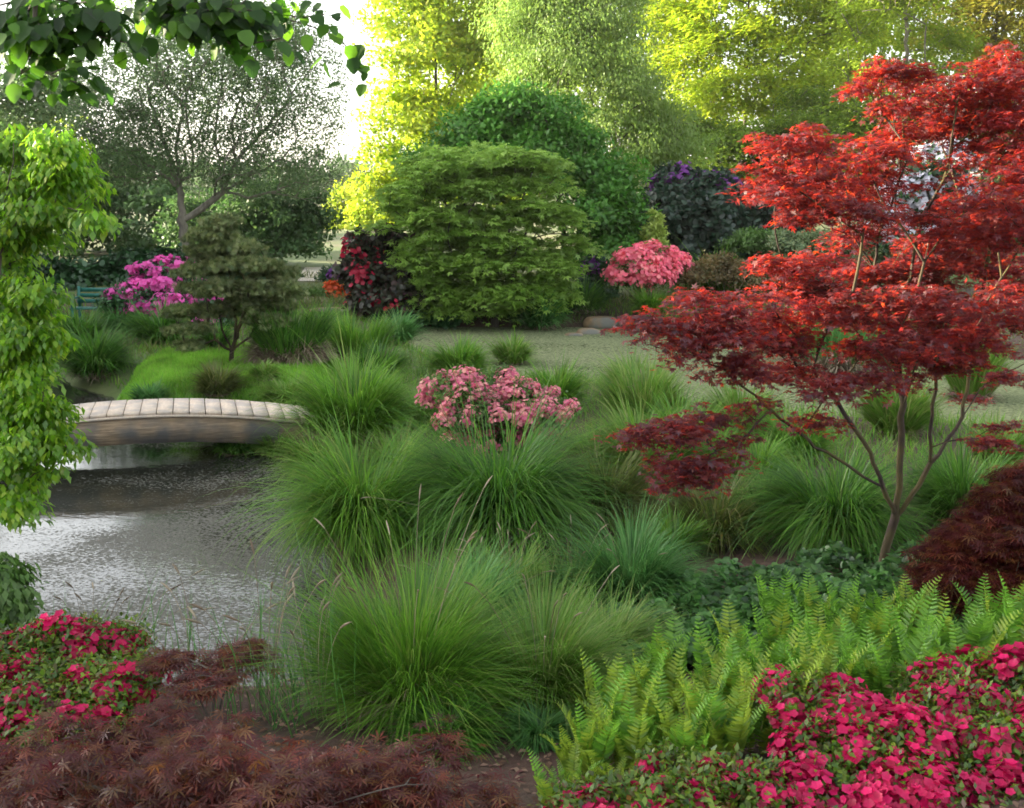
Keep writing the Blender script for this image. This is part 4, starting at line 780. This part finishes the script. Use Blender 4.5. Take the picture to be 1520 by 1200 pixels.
def ferns():
    rng = np.random.default_rng(110); protos = []
    for k in range(8):
        V, Fc = frond(1.0, rng, 2+k*.8, [12, 22, 35, 18, 45, 10, 28, 60][k], .12)
        for mt in (L_FERN, L_FERNY):
            o = mk('frond', V, Fc, mt); protos.append(o.data); bpy.data.objects.remove(o)
    spots = []
    rows = [((1150, 965), (1480, 970), 10, .42), ((1110, 1010), (1440, 1015), 10, .44), ((960, 1055), (1360, 1050), 12, .42), ((890, 1100), (1250, 1085), 11, .40), ((870, 1140), (1150, 1120), 9, .38), ((850, 1175), (1080, 1160), 7, .34), ((820, 1215), (960, 1205), 4, .26), ((1240, 1070), (1420, 1060), 5, .42), ((1440, 1000), (1530, 990), 4, .44)]
    names = ['in the back row below the purple red laceleaf maple', 'in the second row of the bed', 'in the middle row of the fern bed', 'in the row before the frontmost yellowish ones', 'in the yellowish front left patch', 'at the lower left edge of the bed', 'at the very front beside bare mulch', 'just behind the large crimson azalea', 'at the right end of the bed']
    for ri, (a, b, n, h) in enumerate(rows):
        for i in range(n):
            px = a[0]+(b[0]-a[0])*i/max(1, n-1)+rng.normal()*12; py = a[1]+(b[1]-a[1])*i/max(1, n-1)+rng.normal()*8
            g = G(px, py); e = empty('fern', g, 'upright green fern '+names[ri], 'fern', 'ferns '+names[ri])
            e.rotation_euler.z = rng.random()*6.28; nf = rng.integers(5, 8)
            for f in range(nf):
                yel = 1 if rng.random() < (.6 if ri in (3, 4, 5, 6) else .18) else 0
                o = bpy.data.objects.new('frond', protos[int(rng.integers(0, 8))*2+yel]); col.objects.link(o); o.parent = e
                s = h*rng.uniform(.7, 1.15); o.scale = (s*rng.uniform(.85, 1.15), s, s); az = 6.283*f/nf+rng.normal()*.3
                o.rotation_euler = Euler((-rng.uniform(-.05, .22), rng.normal()*.06, az)); o.location = (-math.sin(az)*.03, math.cos(az)*.03, -.02)
ferns()
# ------------------------------------------------------------------ glossy ground cover, lawn grass, litter
def cover():
    rng = np.random.default_rng(120); mt = leafmat('ground_cover_leaf', [(.03, .09, .02), (.05, .14, .03), (.08, .2, .04), (.02, .06, .02)], trans=.3, gloss=.06, rough=.4)
    n = 14000; px = rng.uniform(900, 1420, n); py = rng.uniform(810, 1000, n); lo = 800+np.abs(px-1260)*.0; k = (py > 818+np.abs(1260-px)*.10) & ~((px < 1000) & (py < 860)); px, py = px[k], py[k]
    g = np.array([W(a, b, .50)[:2] for a, b in zip(px, py)]); z = hgt(g[:, 0], g[:, 1])
    lump = .10+.09*np.sin(g[:, 0]*9+1)*np.cos(g[:, 1]*7)+.04*np.sin(g[:, 0]*23)
    pos = np.c_[g, z+np.maximum(.03, lump)*(rng.random(len(g))**.4)+.02]; r = rng.normal(size=pos.shape)
    V, Fc = inst(T_ROUND, pos, r*np.array([1, 1, .25])+np.array([0, -.4, .05]), np.array([0, -.3, 1.0])+r[::-1]*.4, rng.uniform(.035, .065, len(pos)))
    tag(mk('ground_cover', V, Fc, mt), 'glossy dark green leafy ground cover between the ferns and the maple trunk', kind='stuff')
    # low mixed turf on the banks
    n = 60000; x = rng.uniform(-13, 9, n); y = rng.uniform(5.5, 27, n); s = np.minimum(sdist(POND1, x, y), sdist(POND2, x, y)); k = (s > .1) & ~((y < 8.6) & (x > .8)); x, y = x[k], y[k]
    z = hgt(x, y); L_ = rng.uniform(.06, .22, len(x))*np.where(sdist(LAWN, x, y) < 0, .25, 1.0); d = np.stack([rng.normal(size=len(x))*.35, rng.normal(size=len(x))*.35, np.ones(len(x))], -1)
    T = ([(-.035,0,0),(.035,0,0),(.02,.6,.05),(0,1,.18)], [(0,1,2,3)])
    V, Fc = inst(T, np.c_[x, y, z-.01], d, rdir(rng, len(x)), L_); tag(mk('grass', V, Fc, GM['fresh']), 'low rough grass covering the pond banks between the tussocks', kind='stuff')
    n = 50000; x = rng.uniform(-13, 14, n); y = rng.uniform(17, 34, n); k = (sdist(POND2, x, y) > .1) & (sdist(POND1, x, y) > .1); x, y = x[k], y[k]
    d = np.stack([rng.normal(size=len(x))*.5, rng.normal(size=len(x))*.5, np.ones(len(x))], -1)
    V, Fc = inst(([(-.05,0,0),(.05,0,0),(.03,.6,.08),(0,1,.22)], [(0,1,2,3)]), np.c_[x, y, hgt(x, y)-.01], d, rdir(rng, len(x)), rng.uniform(.08, .3, len(x))*(.6+.5*np.sin(x*1.7)*np.cos(y*1.3)))
    tag(mk('grass', V, Fc, GM['olive']), 'rough mixed grass on the far banks below the shrubs', kind='stuff')
    n = 26000; x = rng.uniform(-4.5, 8, n); y = rng.uniform(7.2, 18, n); s = np.minimum(sdist(POND1, x, y), sdist(POND2, x, y))
    dn = np.sin(x*2.1+1)*np.cos(y*1.7)+rng.normal(size=n)*.5; k = (s > .05) & (dn > -.5) & (sdist(LAWN, x, y) > .1) & ~((y < 8.2) & (x > .7)); x, y = x[k], y[k]; n = len(x)
    V, Fc = blades(n, rng, .01, .36, (5, 60), (30, 110), .005, (0, 0), 5); V = V.reshape(n, 11, 3); V *= rng.uniform(.5, 1.3, (n, 1, 1)); V += np.c_[x, y, hgt(x, y)-.01][:, None, :]
    tag(mk('grass', V.reshape(-1, 3), Fc, GM['pale']), 'long loose pale grass between the tussocks on the pond banks', kind='stuff')
    n = 90000; mn, mxx = LAWN.min(0), LAWN.max(0); x = rng.uniform(mn[0], mxx[0], n); y = rng.uniform(mn[1], mxx[1], n); k = sdist(LAWN, x, y) < -.02; x, y = x[k], y[k]; z = hgt(x, y)
    d = np.stack([rng.normal(size=len(x))*.4, rng.normal(size=len(x))*.4, np.ones(len(x))], -1)
    T = ([(-.08,0,0),(.08,0,0),(.05,.6,.05),(0,1,.1)], [(0,1,2,3)])
    V, Fc = inst(T, np.c_[x, y, z-.005], d, rdir(rng, len(x)), rng.uniform(.04, .10, len(x)))
    tag(mk('grass', V, Fc, leafmat('mown_grass', [(.10, .26, .018), (.15, .34, .025), (.19, .38, .035), (.20, .28, .05)], trans=.4)), 'short bright green mown grass of the island lawn', kind='stuff')
    # fallen leaves and mulch chips
    n = 9000; x = rng.uniform(-2.5, 4.5, n); y = rng.uniform(2.6, 6.6, n); z = hgt(x, y); k = z > .25; x, y, z = x[k], y[k], z[k]
    V, Fc = inst(T_LEAF, np.c_[x, y, z+.008], rng.normal(size=(len(x), 3))*np.array([1, 1, .15]), np.array([[0, 0, 1.0]])+rng.normal(size=(len(x), 3))*.25, rng.uniform(.015, .045, len(x)))
    tag(mk('leaf_litter', V, Fc, leafmat('litter', [(.10, .05, .03), (.2, .12, .08), (.28, .18, .13), (.14, .05, .05)], trans=.1)), 'brown fallen leaves and bark mulch on the bare soil', kind='stuff')
cover()
# ------------------------------------------------------------------ stones and bench
def stone(px, py, w, h, mat, label, seed):
    g = G(px, py); r = S(w/2, g[1]); hh = S(h, g[1]); rng = np.random.default_rng(seed)
    nu, nv = 18, 12; u = np.arange(nu)*2*math.pi/nu; v = np.linspace(0, math.pi, nv); U, Vv = np.meshgrid(u, v)
    d = np.stack([np.sin(Vv)*np.cos(U), np.sin(Vv)*np.sin(U), np.cos(Vv)], -1).reshape(-1, 3); f = rng.normal(size=(5, 3))*1.8; ph = rng.random(5)*6
    k = 1+.10*sum(np.sin(d@f[i]+ph[i]) for i in range(5)); k = np.clip(k, .75, 1.15)
    V = d*k[:, None]*np.array([r, r*.7, hh]); V[:, 2] = np.clip(V[:, 2], -hh*.4, hh*.8)
    a = (np.arange(nv-1)[:, None]*nu); j = np.arange(nu)[None]; j2 = (j+1) % nu; Fc = np.stack([a+j, a+nu+j, a+nu+j2, a+j2], -1).reshape(-1, 4)
    o = mk('stone', V, Fc, mat, smooth=True); o.location = Vector(g); tag(o, label, 'stone', 'stones at the far pond edge')
stone(893, 484, 50, 14, M['stone'], 'larger orange brown rounded stone at the far pond edge', 1)
stone(872, 496, 38, 10, M['stone'], 'smaller ochre stone in front of the larger one', 2)
stone(852, 499, 26, 5, M['stone'], 'flat grey brown stone lying at the waterline', 3)
stone(1285, 520, 46, 14, M['stone_pale'], 'pale boulder glimpsed through the red maple at the far pond edge', 4)
stone(490, 462, 60, 6, M['stone'], 'low brown edging stone in front of the orange azalea', 5)
def bench():
    g = G(150, 490); e = empty('garden_bench', g, 'teal green slatted garden bench in front of the dark hedge', 'bench')
    def sub(name, boxes):
        V, Fc = join([box(*b) for b in boxes]); mk(name, V, Fc, M['green_paint'], e)
    sub('seat', [((0, y, .44), (1.0, .07, .03)) for y in (-.2, -.11, -.02, .07)])
    sub('backrest', [((0, .16+.03*i, .56+.11*i), (1.0, .025, .08)) for i in range(3)]+[((-.46, .19, .6), (.05, .04, .5)), ((.46, .19, .6), (.05, .04, .5))])
    for sx in (-.46, .46):
        for sy in (-.2, .16): sub('leg', [((sx, sy, .2), (.05, .05, .44))])
        sub('armrest', [((sx, -.03, .64), (.05, .42, .03)), ((sx, -.2, .53), (.04, .04, .2))])
bench()
# ------------------------------------------------------------------ unseen tree rows added on the sun side to block the low sun
def added_shade_trees():
    rng = np.random.default_rng(130); pads = np.array([[rng.normal()*1.3, rng.normal()*1.3, z, 1.9, 1.9, 1.3] for z in np.linspace(1.0, 8.6, 11)])
    e = empty('added_shade_tree', (0, 0, 0), 'dense dark evergreen tree in an unseen row added to shade the garden', 'tree', 'added row of unseen shade trees')
    o, C = leaves('crown', L_DK, T_LEAF, pads, 300, 22000, .30, rng, .9, .6, .5, 'rand', e, -1)
    trunkmesh('trunk', [[(0, 0, -.2), (0.1, 0, 4), (0, .1, 8)]], C[:60], M['bark'], rng, e, tip=.02, step=.5, p=2.2)
    spots = [(-19.5, y, h) for y, h in ((3, .78), (6, .77), (9, .75), (12, .74), (15, .77), (18, .85), (21, .9), (24, .97), (27, 1.0), (30.5, 1.05), (34, 1.0))]+[(-23.5, y, h) for y, h in ((0, .84), (4.5, .84), (8, .83), (11, .82), (14, .84), (17, .9), (20, .95), (23, 1.0), (26, 1.05), (29.5, 1.1), (33, 1.1), (36, 1.1), (39.5, 1.1))]
    for i, (x, y, h) in enumerate(spots):
        r = e if i == 0 else e.copy()
        if i:
            col.objects.link(r)
            for c in list(e.children): d = c.copy(); col.objects.link(d); d.parent = r
        r.location = (x, y, 0); r.scale = (1, 1, h); r.rotation_euler.z = i*1.7
added_shade_trees()

# ------------------------------------------------------------------ haze
def haze():
    V, Fc = box((0, 0, 0), (1, 1, 1)); lo = np.array([-720, -40, -3.0]); hi = np.array([720, 1450, 60.0]); V = lo+(V+.5)*(hi-lo)
    m, n, l = newmat('haze'); v = n.new('ShaderNodeVolumePrincipled'); v.inputs['Color'].default_value = (1, .97, .9, 1); v.inputs['Density'].default_value = .00022; v.inputs['Anisotropy'].default_value = .3
    o = n.new('ShaderNodeOutputMaterial'); l.new(v.outputs[0], o.inputs['Volume'])
    tag(mk('haze', V, Fc, m), kind='stuff')
haze()
